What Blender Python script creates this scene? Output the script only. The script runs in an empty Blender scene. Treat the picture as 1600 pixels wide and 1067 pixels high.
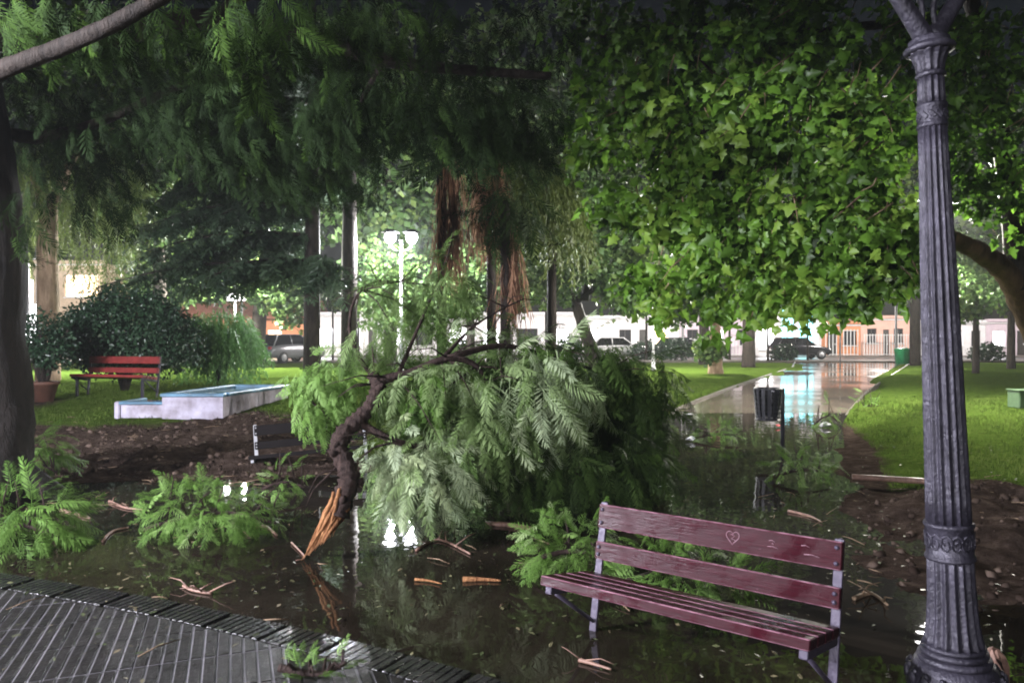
import bpy, bmesh, math, random
import numpy as np
from mathutils import Vector, Matrix

random.seed(7)
rng = np.random.default_rng(7)
R = math.radians
sc = bpy.context.scene
col = sc.collection

# ------------------------------------------------------------------ camera, sky, moon, exposure
F = 1155.6          # focal length in photo pixels (photo is 1600 wide)
CH = 1.7            # camera height above the flood water
HY = 528            # horizon row in the photo
cam_d = bpy.data.cameras.new('camera')
cam_d.sensor_width = 36.0
cam_d.lens = 26.0
cam_d.clip_start = 0.05
cam_d.clip_end = 600
cam = bpy.data.objects.new('camera', cam_d)
col.objects.link(cam)
cam.location = (0, 0, CH)
cam.rotation_euler = (R(90 - 0.27), 0, 0)
sc.camera = cam

w = bpy.data.worlds.new('World')
sc.world = w
w.use_nodes = True
wn = w.node_tree
sky = wn.nodes.new('ShaderNodeTexSky')
sky.sky_type = 'NISHITA'
sky.sun_disc = False
sky.sun_elevation = R(14)
sky.sun_rotation = R(250)
wn.links.new(sky.outputs[0], wn.nodes['Background'].inputs[0])
wn.nodes['Background'].inputs[1].default_value = 0.0008

sun_d = bpy.data.lights.new('moon', 'SUN')
sun_d.energy = 0.012
sun_d.angle = R(8)
sun_d.color = (0.85, 0.9, 1.0)
sun = bpy.data.objects.new('moon', sun_d)
col.objects.link(sun)
sun.rotation_euler = (R(60), 0, R(-40))

sc.view_settings.view_transform = 'Standard'
sc.view_settings.look = 'None'
sc.view_settings.gamma = 1.0
sc.view_settings.exposure = 1.62
sc.cycles.use_denoising = True
sc.cycles.use_adaptive_sampling = True
sc.cycles.adaptive_threshold = 0.035
sc.cycles.max_bounces = 3
sc.cycles.filter_width = 1.9
sc.cycles.diffuse_bounces = 1
sc.cycles.glossy_bounces = 2
sc.cycles.transmission_bounces = 3
sc.cycles.transparent_max_bounces = 4
sc.cycles.caustics_reflective = False
sc.cycles.caustics_refractive = False
sc.cycles.sample_clamp_indirect = 4.0


# ------------------------------------------------------------------ helpers
def P(px, py, d):
    """world point seen at a photo pixel at the depth d"""
    return Vector(((px - 800) / F * d, d, CH + (HY - py) / F * d))


def G(px, py, z=0.0):
    d = (CH - z) * F / (py - HY)
    return Vector(((px - 800) / F * d, d, z))


def tag(o, label=None, cat=None, group=None, kind=None):
    if label: o['label'] = label
    if cat: o['category'] = cat
    if group: o['group'] = group
    if kind: o['kind'] = kind
    return o


def empty(name, loc=(0, 0, 0), rz=0.0):
    o = bpy.data.objects.new(name, None)
    o.empty_display_size = 0.1
    col.objects.link(o)
    o.location = loc
    o.rotation_euler = (0, 0, rz)
    return o


def link(name, me, mat=None, parent=None):
    o = bpy.data.objects.new(name, me)
    col.objects.link(o)
    if mat is not None and len(me.materials) == 0:
        for m_ in (mat if isinstance(mat, (list, tuple)) else [mat]):
            me.materials.append(m_)
    if parent is not None:
        o.parent = parent
    return o


def copy_tree(o, parent=None):
    c = o.copy()
    col.objects.link(c)
    c.parent = parent
    for ch in list(o.children):
        copy_tree(ch, c)
    return c


class MB:
    """collects simple shapes; build() links them as one mesh object"""

    def __init__(self):
        self.v, self.f, self.m, self.s = [], [], [], []

    def add(self, vs, fs, mi=0, smooth=False):
        b = len(self.v)
        self.v += [tuple(p) for p in vs]
        for f in fs:
            self.f.append([b + i for i in f])
            self.m.append(mi)
            self.s.append(smooth)
        return self

    def box(self, c, s, rz=0.0, mi=0, mat=None, bev=0.0, edge=None):
        hx, hy, hz = s[0] / 2, s[1] / 2, s[2] / 2
        if bev:
            b = min(bev, hx * .9, hy * .9, hz * .9)
            ring = [(-hx + b, -hy), (hx - b, -hy), (hx, -hy + b), (hx, hy - b), (hx - b, hy), (-hx + b, hy), (-hx, hy - b), (-hx, -hy + b)]
            ins = [(x * (hx - b) / hx, y * (hy - b) / hy) for x, y in ring]
            vs = [(x, y, -hz) for x, y in ins] + [(x, y, -hz + b) for x, y in ring] + [(x, y, hz - b) for x, y in ring] + [(x, y, hz) for x, y in ins]
            fs = [list(range(7, -1, -1)), list(range(24, 32))]
            for k in range(3):
                for i in range(8):
                    j = (i + 1) % 8
                    fs.append([k * 8 + i, k * 8 + j, k * 8 + 8 + j, k * 8 + 8 + i])
        else:
            vs = [(x, y, z) for z in (-hz, hz) for x, y in ((-hx, -hy), (hx, -hy), (hx, hy), (-hx, hy))]
            fs = [[3, 2, 1, 0], [4, 5, 6, 7], [0, 1, 5, 4], [1, 2, 6, 5], [2, 3, 7, 6], [3, 0, 4, 7]]
        if mat is None:
            mat = Matrix.Translation(Vector(c)) @ Matrix.Rotation(rz, 4, 'Z')
        self.add([mat @ Vector(p) for p in vs], fs, mi)
        if edge is not None and bev:
            for k in list(range(8)) + list(range(16, 24)):
                self.m[len(self.m) - 24 + k] = edge
        return self

    def tube(self, pts, rad, n=8, mi=0, cap=True, wob=0.0):
        pts = [Vector(p) for p in pts]
        k = len(pts)
        if not isinstance(rad, (list, tuple)): rad = [rad] * k
        vs, fs = [], []
        up = Vector((0.13, 0.21, 1)).normalized()
        for i, p in enumerate(pts):
            t = (pts[min(i + 1, k - 1)] - pts[max(i - 1, 0)])
            if t.length < 1e-7: t = Vector((0, 0, 1))
            t.normalize()
            if abs(t.dot(up)) > .97: up = Vector((1, .2, .1)).normalized()
            a = t.cross(up).normalized()
            b = t.cross(a)
            for j in range(n):
                q = 2 * math.pi * j / n
                r = rad[i] * (1 + (random.uniform(-wob, wob) if wob else 0))
                vs.append(p + a * math.cos(q) * r + b * math.sin(q) * r)
        for i in range(k - 1):
            for j in range(n):
                j2 = (j + 1) % n
                fs.append([i * n + j, i * n + j2, (i + 1) * n + j2, (i + 1) * n + j])
        if cap:
            fs.append(list(range(n))[::-1])
            fs.append([(k - 1) * n + j for j in range(n)])
        return self.add(vs, fs, mi, True)

    def lathe(self, prof, n=32, mod=None, mi=0, c=(0, 0, 0), cap=True):
        vs, fs = [], []
        for k, (r, z) in enumerate(prof):
            for j in range(n):
                q = 2 * math.pi * j / n
                rr = r * (mod(k, q) if mod else 1)
                vs.append((c[0] + rr * math.cos(q), c[1] + rr * math.sin(q), c[2] + z))
        for i in range(len(prof) - 1):
            for j in range(n):
                j2 = (j + 1) % n
                fs.append([i * n + j, i * n + j2, (i + 1) * n + j2, (i + 1) * n + j])
        if cap:
            fs.append(list(range(n))[::-1])
            fs.append([(len(prof) - 1) * n + j for j in range(n)])
        return self.add(vs, fs, mi, True)

    def mesh(self, name):
        me = bpy.data.meshes.new(name)
        me.from_pydata(self.v, [], self.f)
        me.polygons.foreach_set('material_index', self.m)
        me.polygons.foreach_set('use_smooth', self.s)
        me.update()
        return me

    def build(self, name, mat, parent=None):
        return link(name, self.mesh(name), mat, parent)


def smooth_path(pts, sub=4):
    """Catmull-Rom through the points"""
    pts = [Vector(p) for p in pts]
    out = []
    for i in range(len(pts) - 1):
        p0, p1, p2, p3 = pts[max(i - 1, 0)], pts[i], pts[i + 1], pts[min(i + 2, len(pts) - 1)]
        for s in range(sub):
            t = s / sub
            out.append(0.5 * ((2 * p1) + (p2 - p0) * t + (2 * p0 - 5 * p1 + 4 * p2 - p3) * t * t + (3 * p1 - p0 - 3 * p2 + p3) * t ** 3))
    out.append(pts[-1])
    return out


def limb(mb, pts, r0, r1, n=8, sub=4, wob=0.06, mi=0):
    p = smooth_path(pts, sub)
    k = len(p)
    rad = [r0 + (r1 - r0) * (i / (k - 1)) ** 0.8 for i in range(k)]
    mb.tube(p, rad, n, mi, True, wob)
    return p


# value noise on arrays
def vnoise(x, y, s, seed=0):
    x = np.asarray(x) / s + 311.7 * (seed + 1)
    y = np.asarray(y) / s + 173.3 * (seed + 1)
    xi, yi = np.floor(x), np.floor(y)
    fx, fy = x - xi, y - yi
    fx, fy = fx * fx * (3 - 2 * fx), fy * fy * (3 - 2 * fy)

    def h(a, b):
        t = np.sin(a * 127.1 + b * 311.7 + seed * 17.3) * 43758.5453
        return t - np.floor(t)
    return (h(xi, yi) * (1 - fx) + h(xi + 1, yi) * fx) * (1 - fy) + (h(xi, yi + 1) * (1 - fx) + h(xi + 1, yi + 1) * fx) * fy


def sstep(a, b, x):
    t = np.clip((np.asarray(x, dtype=float) - a) / (b - a), 0, 1)
    return t * t * (3 - 2 * t)


# ------------------------------------------------------------------ materials
def nmat(name):
    m = bpy.data.materials.new(name)
    m.use_nodes = True
    return m, m.node_tree, m.node_tree.nodes['Principled BSDF']


def ramp(nt, fac, stops):
    r = nt.nodes.new('ShaderNodeValToRGB')
    e = r.color_ramp.elements
    e[0].position, e[0].color = stops[0][0], (*stops[0][1], 1)
    e[1].position, e[1].color = stops[-1][0], (*stops[-1][1], 1)
    for p, c in stops[1:-1]:
        k = e.new(p)
        k.color = (*c, 1)
    nt.links.new(fac, r.inputs[0])
    return r.outputs[0]


def noise(nt, scale, detail=4, rough=0.6, vec=None, kind='Object'):
    n = nt.nodes.new('ShaderNodeTexNoise')
    n.inputs['Scale'].default_value = scale
    n.inputs['Detail'].default_value = detail
    n.inputs['Roughness'].default_value = rough
    if vec is None:
        tc = nt.nodes.new('ShaderNodeTexCoord')
        vec = tc.outputs[kind]
    nt.links.new(vec, n.inputs['Vector'])
    return n.outputs['Fac']


def bump(nt, b, h, strength=0.3, dist=0.02):
    bp = nt.nodes.new('ShaderNodeBump')
    bp.inputs['Strength'].default_value = strength
    bp.inputs['Distance'].default_value = dist
    nt.links.new(h, bp.inputs['Height'])
    nt.links.new(bp.outputs[0], b.inputs['Normal'])


def solid(name, c0, c1=None, rough=0.6, scale=8, metal=0.0, bmp=0.15, bscale=None, spec=0.5, rough2=None):
    m, nt, b = nmat(name)
    c1 = c1 or tuple(x * 0.65 for x in c0)
    f = noise(nt, scale)
    nt.links.new(ramp(nt, f, [(0.3, c1), (0.7, c0)]), b.inputs['Base Color'])
    b.inputs['Roughness'].default_value = rough
    b.inputs['Metallic'].default_value = metal
    b.inputs['Specular IOR Level'].default_value = spec
    if rough2 is not None:
        mp = nt.nodes.new('ShaderNodeMapRange')
        nt.links.new(noise(nt, scale * 2.3), mp.inputs[0])
        mp.inputs[1].default_value, mp.inputs[2].default_value = 0.35, 0.65
        mp.inputs[3].default_value, mp.inputs[4].default_value = rough, rough2
        nt.links.new(mp.outputs[0], b.inputs['Roughness'])
    if bmp:
        bump(nt, b, noise(nt, bscale or scale * 6), bmp)
    return m


def glow(name, c, s):
    m, nt, b = nmat(name)
    b.inputs['Base Color'].default_value = (*c, 1)
    b.inputs['Emission Color'].default_value = (*c, 1)
    b.inputs['Emission Strength'].default_value = s
    m.cycles.emission_sampling = 'NONE'
    return m


def leafmat(name, stops, rough=0.42, transl=0.3, spec=0.45):
    m, nt, b = nmat(name)
    at = nt.nodes.new('ShaderNodeAttribute')
    at.attribute_name = 'rnd'
    c = ramp(nt, at.outputs['Fac'], stops)
    nt.links.new(c, b.inputs['Base Color'])
    b.inputs['Roughness'].default_value = rough
    b.inputs['Specular IOR Level'].default_value = spec
    t = nt.nodes.new('ShaderNodeBsdfTranslucent')
    nt.links.new(c, t.inputs[0])
    mx = nt.nodes.new('ShaderNodeMixShader')
    mx.inputs[0].default_value = transl
    nt.links.new(b.outputs[0], mx.inputs[1])
    nt.links.new(t.outputs[0], mx.inputs[2])
    nt.links.new(mx.outputs[0], nt.nodes['Material Output'].inputs[0])
    return m


def barkmat(name, c0, c1, sc_=3.0):
    m, nt, b = nmat(name)
    tc = nt.nodes.new('ShaderNodeTexCoord')
    mp = nt.nodes.new('ShaderNodeMapping')
    mp.inputs['Scale'].default_value = (1, 1, 0.22)
    nt.links.new(tc.outputs['Object'], mp.inputs['Vector'])
    f = noise(nt, sc_ * 4, 6, 0.7, mp.outputs[0])
    nt.links.new(ramp(nt, f, [(0.3, c0), (0.68, c1)]), b.inputs['Base Color'])
    b.inputs['Roughness'].default_value = 0.75
    b.inputs['Specular IOR Level'].default_value = .18
    bump(nt, b, f, 0.9, 0.04)
    return m


M = {}
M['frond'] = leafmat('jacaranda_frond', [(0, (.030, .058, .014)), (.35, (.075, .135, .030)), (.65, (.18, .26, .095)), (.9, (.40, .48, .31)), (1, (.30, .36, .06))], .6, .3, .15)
M['hang'] = leafmat('overhead_frond', [(0, (.006, .013, .004)), (.5, (.025, .048, .014)), (1, (.095, .18, .030))], .7, .35, .08)  # darker jacaranda frond; shade of the overhead crown painted into its tones
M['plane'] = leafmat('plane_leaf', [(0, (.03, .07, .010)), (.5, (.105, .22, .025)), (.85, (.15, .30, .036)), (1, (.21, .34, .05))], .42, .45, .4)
M['far_leaf'] = leafmat('far_leaf', [(0, (.03, .06, .016)), (.5, (.07, .13, .035)), (1, (.14, .2, .05))], .5, .35)
M['dark_leaf'] = leafmat('dark_leaf', [(0, (.010, .028, .014)), (1, (.035, .075, .035))], .35, .15)
M['needle'] = leafmat('cedar_needle', [(0, (.02, .042, .02)), (1, (.06, .095, .05))], .5, .2)
M['weep'] = leafmat('weeping_leaf', [(0, (.05, .08, .018)), (1, (.14, .18, .04))], .5, .3)
M['weep_bright'] = leafmat('weeping_bright', [(0, (.05, .14, .03)), (1, (.14, .28, .08))], .5, .3)
M['dead'] = leafmat('dead_frond', [(0, (.05, .026, .018)), (.5, (.20, .105, .07)), (1, (.42, .25, .16))], .8, .45, .1)
M['grass'] = leafmat('grass_blade', [(0, (.05, .055, .014)), (.4, (.055, .095, .014)), (1, (.135, .175, .042))], .8, .35, .05)
M['litter'] = leafmat('leaf_litter', [(0, (.03, .05, .015)), (.5, (.10, .12, .05)), (1, (.22, .17, .10))], .5, .1)
M['bark'] = barkmat('bark_dark', (.010, .008, .007), (.045, .034, .028))
M['clod'] = leafmat('mud_clod', [(0, (.022, .015, .012)), (1, (.11, .08, .064))], .9, .0, 0.0)
M['bark_black'] = barkmat('bark_black', (.004, .003, .0025), (.015, .011, .009))
M['bough'] = leafmat('bough_leaf', [(0, (.03, .07, .012)), (.5, (.085, .17, .028)), (.8, (.15, .27, .06)), (1, (.27, .36, .16))], .6, .3, .15)
M['bark_wet'] = barkmat('bark_wet', (.010, .006, .0055), (.072, .046, .039), 9)
M['bark_tan'] = barkmat('bark_tan', (.12, .075, .045), (.34, .24, .16), 2)
M['bark_plane'] = barkmat('bark_plane', (.03, .018, .012), (.12, .075, .042), 1.2)
M['torn'] = barkmat('torn_wood', (.16, .05, .02), (.55, .28, .125), 12)
M['twig'] = solid('bare_twig', (.34, .2, .15), (.16, .09, .07), .55, 20)
M['maroon'] = None
M['iron'] = solid('painted_iron', (.035, .03, .045), (.02, .018, .028), .38, 12, .0, .2)
M['iron_lilac'] = solid('worn_leg_iron', (.10, .085, .12), (.05, .04, .07), .4, 10, .2, .2)
M['lamp_iron'] = solid('lamp_post_iron', (.054, .049, .070), (.020, .018, .027), .36, 7, .35, .45, 45, .6, .6)
M['pole_white'] = solid('pole_grey', (.4, .4, .42), None, .4, 6)
M['globe'] = glow('lamp_globe', (.93, .96, 1.0), 12)
M['cap'] = solid('lamp_cap', (.03, .03, .035), None, .5)
M['lantern_glass'] = solid('lantern_glass', (.5, .5, .52), None, .15)
M['joint_sheen'] = solid('wet_joint_sheen', (.34, .32, .35), (.03, .03, .032), .5, 1.6)  # paver joints; reflections of water in them painted as pale patches
M['paver'] = solid('paver_top', (.021, .018, .018), (.008, .007, .007), .6, 5, 0, .3, 60, .35, .35)
M['paver_border'] = solid('border_paver', (.028, .026, .028), (.012, .012, .012), .3, 5, 0, .3, 60, .5, .18)
M['concrete'] = solid('wet_concrete', (.13, .11, .095), (.07, .06, .05), .5, 3, 0, .2)
M['asphalt'] = solid('wet_asphalt', (.05, .05, .052), (.03, .03, .032), .3, 4, 0, .2)
M['white_tile'] = solid('white_plaster', (.50, .47, .58), (.16, .13, .14), .7, 2.6, 0, .4)
M['blue_paint'] = solid('blue_paint', (.12, .28, .42), (.05, .10, .14), .5, 3)
M['teal_water'] = solid('basin_water', (.03, .09, .10), (.02, .06, .07), .08, 2, 0, .1)
M['red'] = solid('red_bench_paint', (.22, .03, .026), (.13, .016, .015), .4, 5)
M['bench_dark'] = solid('dark_bench_wood', (.009, .007, .007), None, .85, 5, 0, .15, None, .15)
M['terracotta'] = solid('terracotta', (.09, .035, .02), None, .7)
M['green_plastic'] = solid('green_plastic', (.03, .42, .16), None, .4)
M['green_box'] = solid('green_cabinet', (.06, .11, .05), None, .5)
M['wire'] = solid('bin_wire', (.02, .02, .026), None, .45, 10)
M['white_rag'] = solid('white_scrap', (.7, .7, .72), None, .6)
M['red_scrap'] = solid('red_scrap', (.5, .03, .03), None, .5)
M['car_grey'] = solid('car_paint_grey', (.23, .23, .25), (.19, .19, .21), .25, 2, .3, 0)
M['car_dark'] = solid('car_paint_dark', (.025, .025, .03), None, .22, 2, .2, 0)
M['car_white'] = solid('car_paint_white', (.6, .6, .62), None, .25, 2, .0, 0)
M['glass_dark'] = solid('dark_glass', (.015, .015, .018), None, .06, 3, 0, 0)
M['rubber'] = solid('rubber', (.015, .015, .016), None, .8)
M['tail'] = solid('tail_light', (.45, .03, .03), None, .2)
M['plate'] = solid('number_plate', (.7, .7, .7), None, .5)
M['wall_white'] = solid('wall_white', (.72, .70, .72), (.6, .58, .6), .7, 1.5)
M['wall_pink'] = solid('wall_pink', (.68, .42, .34), (.55, .33, .27), .7, 1.5)
M['wall_orange'] = solid('wall_orange', (.62, .26, .12), (.48, .18, .09), .7, 1.5)
M['wall_lilac'] = solid('wall_lilac', (.6, .5, .56), (.48, .4, .46), .7, 1.5)
M['wall_brown'] = solid('wall_brown', (.34, .2, .13), None, .7, 1.5)
M['wall_cream'] = solid('wall_cream', (.62, .48, .34), None, .7, 1.5)
M['roof_tile'] = solid('roof_tile', (.3, .11, .06), None, .7, 3)
M['frame_white'] = solid('frame_white', (.7, .7, .7), None, .5)
M['frame_dark'] = solid('frame_dark', (.04, .035, .03), None, .5)
M['win_dark'] = solid('window_dark', (.03, .03, .035), None, .08, 2, 0, 0)
M['win_white'] = glow('window_lit_white', (.95, .95, 1.0), 3.0)
M['win_warm'] = glow('window_lit_warm', (1.0, .68, .4), 2.0)
M['win_teal'] = glow('shop_window_teal', (.32, .88, 1.0), 1.1)
M['sign_white'] = glow('backlit_sign', (1.0, .97, 1.0), 4.0)


def maroon():
    m, nt, b = nmat('maroon_bench_paint')
    tc = nt.nodes.new('ShaderNodeTexCoord')
    mp = nt.nodes.new('ShaderNodeMapping')
    mp.inputs['Scale'].default_value = (1.2, 9, 9)
    nt.links.new(tc.outputs['Object'], mp.inputs['Vector'])
    g = noise(nt, 6, 6, .7, mp.outputs[0])
    base = ramp(nt, g, [(.3, (.022, .0027, .0055)), (.7, (.048, .0058, .012))])
    s = noise(nt, 22, 8, .75)
    wear = ramp(nt, s, [(.66, (0, 0, 0)), (.76, (1, 1, 1))])
    mix = nt.nodes.new('ShaderNodeMix')
    mix.data_type = 'RGBA'
    nt.links.new(wear, mix.inputs[0])
    nt.links.new(base, mix.inputs[6])
    mix.inputs[7].default_value = (.22, .09, .13, 1)
    nt.links.new(mix.outputs[2], b.inputs['Base Color'])
    rr = nt.nodes.new('ShaderNodeMapRange')
    nt.links.new(noise(nt, 5, 5), rr.inputs[0])
    rr.inputs[1].default_value, rr.inputs[2].default_value = .38, .62
    rr.inputs[3].default_value, rr.inputs[4].default_value = .18, .5
    b.inputs['Specular IOR Level'].default_value = .2
    nt.links.new(rr.outputs[0], b.inputs['Roughness'])
    bump(nt, b, g, .35, .012)
    return m


M['maroon'] = maroon()
M['worn_edge'] = solid('worn_plank_edge', (.38, .19, .25), (.06, .01, .02), .5, 16)
M['scratch'] = solid('scratched_mark', (.42, .26, .31), (.14, .05, .07), .7, 40)


# ------------------------------------------------------------------ leaf templates  (verts Nx3, faces lists)
def tpl_frond(n=15, droop=0.5, wid=0.25, seed=0, pw=0.017, bend=0.0, miss=.04):
    """feathery twice-divided frond, 1 long along +x, upper side +z, arching down"""
    r = random.Random(seed)
    vs, fs = [], []

    def ax(t):
        a = droop * t
        return Vector((math.sin(a) / droop, bend * t * t, -(1 - math.cos(a)) / droop)), Vector((math.cos(a), 2 * bend * t, -math.sin(a))).normalized()
    k = 4
    for i in range(k + 1):
        p, t = ax(i / k)
        ww = .007 * (1 - .7 * i / k)
        vs += [p + Vector((0, ww, 0)), p + Vector((0, -ww, 0))]
    for i in range(k):
        fs.append([2 * i, 2 * i + 1, 2 * i + 3, 2 * i + 2])
    for i in range(n):
        t = .14 + .86 * (i + .5) / n
        ln = wid * (math.sin(math.pi * min(1, (t * .84 + .12))) ** .6) * r.uniform(.8, 1.15)
        for s in (-1, 1):
            if r.random() < miss: continue
            p, tg = ax(t)
            ang = R(56 - 28 * t + r.uniform(-9, 9))
            d = (tg * math.cos(ang) + Vector((0, s, 0)) * math.sin(ang)).normalized()
            nrm = Vector((tg.z * -1, 0, tg.x))
            side = d.cross(nrm).normalized()
            sag = -.30 * ln
            b = len(vs)
            m_ = p + d * ln * .42 + nrm * (sag * .18 + r.uniform(-.012, .012))
            e_ = p + d * ln + nrm * (sag + r.uniform(-.02, .02))
            vs += [p, m_ + side * pw, m_ - side * pw, e_]
            fs += [[b, b + 1, b + 2], [b + 2, b + 1, b + 3]]
    return [tuple(v) for v in vs], fs


def tpl_plane(seed=0):
    r = random.Random(seed)
    out = [(0, 0), (.05, .15), (.03, .40), (.26, .29), (.42, .54), (.55, .26), (.74, .20), (1.0, 0)]
    pts = [(x, y) for x, y in out] + [(x, -y) for x, y in out[-2:0:-1]]
    cu, fo, wi = r.uniform(-.5, .25), r.uniform(.0, .6), r.uniform(.75, 1.1)
    vs = [(.42, 0, .03)]
    for x, y in pts:
        x2, y2 = x + r.uniform(-.05, .05), y * wi * r.uniform(.82, 1.15)
        vs.append((x2, y2 * (1 - .25 * fo), -fo * abs(y2) + cu * x2 * x2 + r.uniform(-.04, .04)))
    n = len(pts)
    fs = [[0, 1 + i, 1 + (i + 1) % n] for i in range(n)]
    b = len(vs)
    vs += [(-.35, .012, .1), (-.35, -.012, .1), (.05, -.01, 0), (.05, .01, 0)]
    fs.append([b, b + 1, b + 2, b + 3])
    return vs, fs


def tpl_clump(n=9, seed=0, lw=.16, ll=.34, spread=.5):
    """a spray of small pointed leaves about a point"""
    r = random.Random(seed)
    vs, fs = [], []
    for i in range(n):
        o = Vector((r.uniform(-1, 1), r.uniform(-1, 1), r.uniform(-1, 1))) * spread
        d = Vector((r.uniform(-1, 1), r.uniform(-1, 1), r.uniform(-1.1, .5))).normalized()
        s = d.cross(Vector((r.uniform(-.6, .6), r.uniform(-.6, .6), 1))).normalized()
        nn = s.cross(d)
        L, W = ll * r.uniform(.7, 1.3), lw * r.uniform(.7, 1.2)
        b = len(vs)
        vs += [o, o + d * L * .5 + s * W + nn * .03, o + d * L, o + d * L * .5 - s * W + nn * .03]
        fs += [[b, b + 1, b + 2], [b, b + 2, b + 3]]
    return [tuple(v) for v in vs], fs


def tpl_strand(n=16, seed=0, lw=.014, ll=.11, thick=.006, spread=.7):
    """hanging strand, 1 long down -x..: along +x"""
    r = random.Random(seed)
    vs, fs = [], []
    pts = []
    y = z = 0
    for i in range(6):
        pts.append((i / 5, y, z))
        y += r.uniform(-.03, .03)
        z += r.uniform(-.03, .03)
    for p in pts: vs += [(p[0], p[1] + thick, p[2]), (p[0], p[1] - thick, p[2])]
    for i in range(5): fs.append([2 * i, 2 * i + 1, 2 * i + 3, 2 * i + 2])
    for i in range(n):
        t = .05 + .95 * i / n
        k = min(4, int(t * 5))
        u = t * 5 - k
        p = Vector(pts[k]).lerp(Vector(pts[k + 1]), u)
        a = r.uniform(0, 6.28)
        d = Vector((r.uniform(.6, 1.2), math.cos(a) * spread, math.sin(a) * spread)).normalized()
        s = d.cross(Vector((.2, math.sin(a), -math.cos(a)))).normalized() * lw
        L = ll * r.uniform(.7, 1.3)
        b = len(vs)
        vs += [p, p + d * L * .5 + s, p + d * L, p + d * L * .5 - s]
        fs += [[b, b + 1, b + 2], [b, b + 2, b + 3]]
    return [tuple(v) for v in vs], fs


def tpl_needle(n=26, seed=0):
    """flat drooping cedar spray along +x"""
    r = random.Random(seed)
    vs, fs = [(0, .01, 0), (0, -.01, 0), (1, 0, -.15)], [[0, 1, 2]]
    for i in range(n):
        t = r.uniform(0, 1)
        s = random.choice((-1, 1))
        d = Vector((r.uniform(.2, .9), s * r.uniform(.5, 1), r.uniform(-1.0, .1))).normalized()
        q = d.cross(Vector((r.uniform(-.5, .5), r.uniform(-.5, .5), 1))).normalized() * .022
        L = r.uniform(.14, .34) * (1.1 - .6 * t)
        p = Vector((t, 0, -.15 * t))
        b = len(vs)
        vs += [p - q * .5, p + q * .5, p + d * L * .6 + q, p + d * L, p + d * L * .6 - q]
        fs += [[b, b + 1, b + 2, b + 3, b + 4]]
    return [tuple(v) for v in vs], fs


def tpl_mesh(name, tpl, val):
    me = bpy.data.meshes.new(name)
    me.from_pydata(tpl[0], [], tpl[1])
    a = me.attributes.new('rnd', 'FLOAT', 'POINT')
    a.data.foreach_set('value', [val] * len(tpl[0]))
    me.update()
    return me


def basis(D, N, S):
    """Nx4x4-ish: returns rotation (N,3,3) columns scaled by S"""
    D = D / np.linalg.norm(D, axis=1, keepdims=True)
    N = N - (N * D).sum(1, keepdims=True) * D
    ln = np.linalg.norm(N, axis=1, keepdims=True)
    N = np.where(ln > 1e-4, N / np.maximum(ln, 1e-4), np.array([[0.3, 0.2, .9]]))
    Y = np.cross(N, D)
    return np.stack([D, Y, N], axis=2) * S[:, None, None]


def big_mesh(name, tpls, which, Rm, T, rnd):
    """joins transformed copies of templates into one mesh, with a per-leaf value 'rnd'"""
    Vs, Ls, Ss, As = [], [], [], []
    vb = lb = 0
    for k, (tv, tf) in enumerate(tpls):
        idx = np.nonzero(which == k)[0]
        if len(idx) == 0: continue
        tv = np.array(tv, dtype=np.float32)
        flat = np.array([i for f in tf for i in f], dtype=np.int64)
        tot = np.array([len(f) for f in tf])
        st = np.concatenate([[0], np.cumsum(tot)[:-1]])
        n = len(idx)
        V = np.einsum('nij,vj->nvi', Rm[idx], tv) + T[idx][:, None, :]
        Vs.append(V.reshape(-1, 3))
        Ls.append((flat[None, :] + (np.arange(n) * len(tv))[:, None] + vb).ravel())
        Ss.append((st[None, :] + (np.arange(n) * len(flat))[:, None] + lb).ravel())
        As.append(np.repeat(rnd[idx], len(tv)))
        vb += n * len(tv)
        lb += n * len(flat)
    V, L, S, A = np.concatenate(Vs), np.concatenate(Ls), np.concatenate(Ss), np.concatenate(As)
    me = bpy.data.meshes.new(name)
    me.vertices.add(len(V))
    me.vertices.foreach_set('co', V.astype(np.float32).ravel())
    me.loops.add(len(L))
    me.loops.foreach_set('vertex_index', L.astype(np.int32))
    me.polygons.add(len(S))
    me.polygons.foreach_set('loop_start', S.astype(np.int32))
    at = me.attributes.new('rnd', 'FLOAT', 'POINT')
    at.data.foreach_set('value', A.astype(np.float32))
    me.update(calc_edges=True)
    me.validate()
    return me


_single = {}


def foliage(parent, part, single, tpls, D, N, S, T, rnd, mat, n_single=0):
    """the n_single leaves nearest the camera become objects of their own, the rest one part"""
    D, N, T = np.asarray(D, float), np.asarray(N, float), np.asarray(T, float)
    S, rnd = np.asarray(S, float), np.clip(np.asarray(rnd, float), 0, 1)
    n = len(T)
    which = rng.integers(0, len(tpls), n)
    Rm = basis(D, N, S)
    size = S / np.maximum(T[:, 1], .5)
    off = np.array(parent.location)
    # leaves inside the frame first
    px = 800 + T[:, 0] / np.maximum(T[:, 1], .3) * F
    py = HY - (T[:, 2] - CH) / np.maximum(T[:, 1], .3) * F
    inside = (px > 0) & (px < 1600) & (py > 0) & (py < 1067)
    order = np.argsort(-(size + inside * 10))
    one = order[:n_single]
    rest = order[n_single:]
    for i in one:
        q = int(round(rnd[i] * 12))
        key = (mat.name, int(which[i]), q)
        if key not in _single:
            me = tpl_mesh(single, tpls[which[i]], q / 12)
            me.materials.append(mat)
            _single[key] = me
        o = bpy.data.objects.new(single, _single[key])
        col.objects.link(o)
        o.parent = parent
        m4 = Matrix([[*Rm[i][r_], T[i][r_] - off[r_]] for r_ in range(3)] + [[0, 0, 0, 1]])
        o.matrix_basis = m4
    if len(rest):
        me = big_mesh(part, tpls, which[rest], Rm[rest], T[rest] - off, rnd[rest])
        o = link(part, me, mat, parent)
        if n_single: o['kind'] = 'stuff'
        return o


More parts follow.
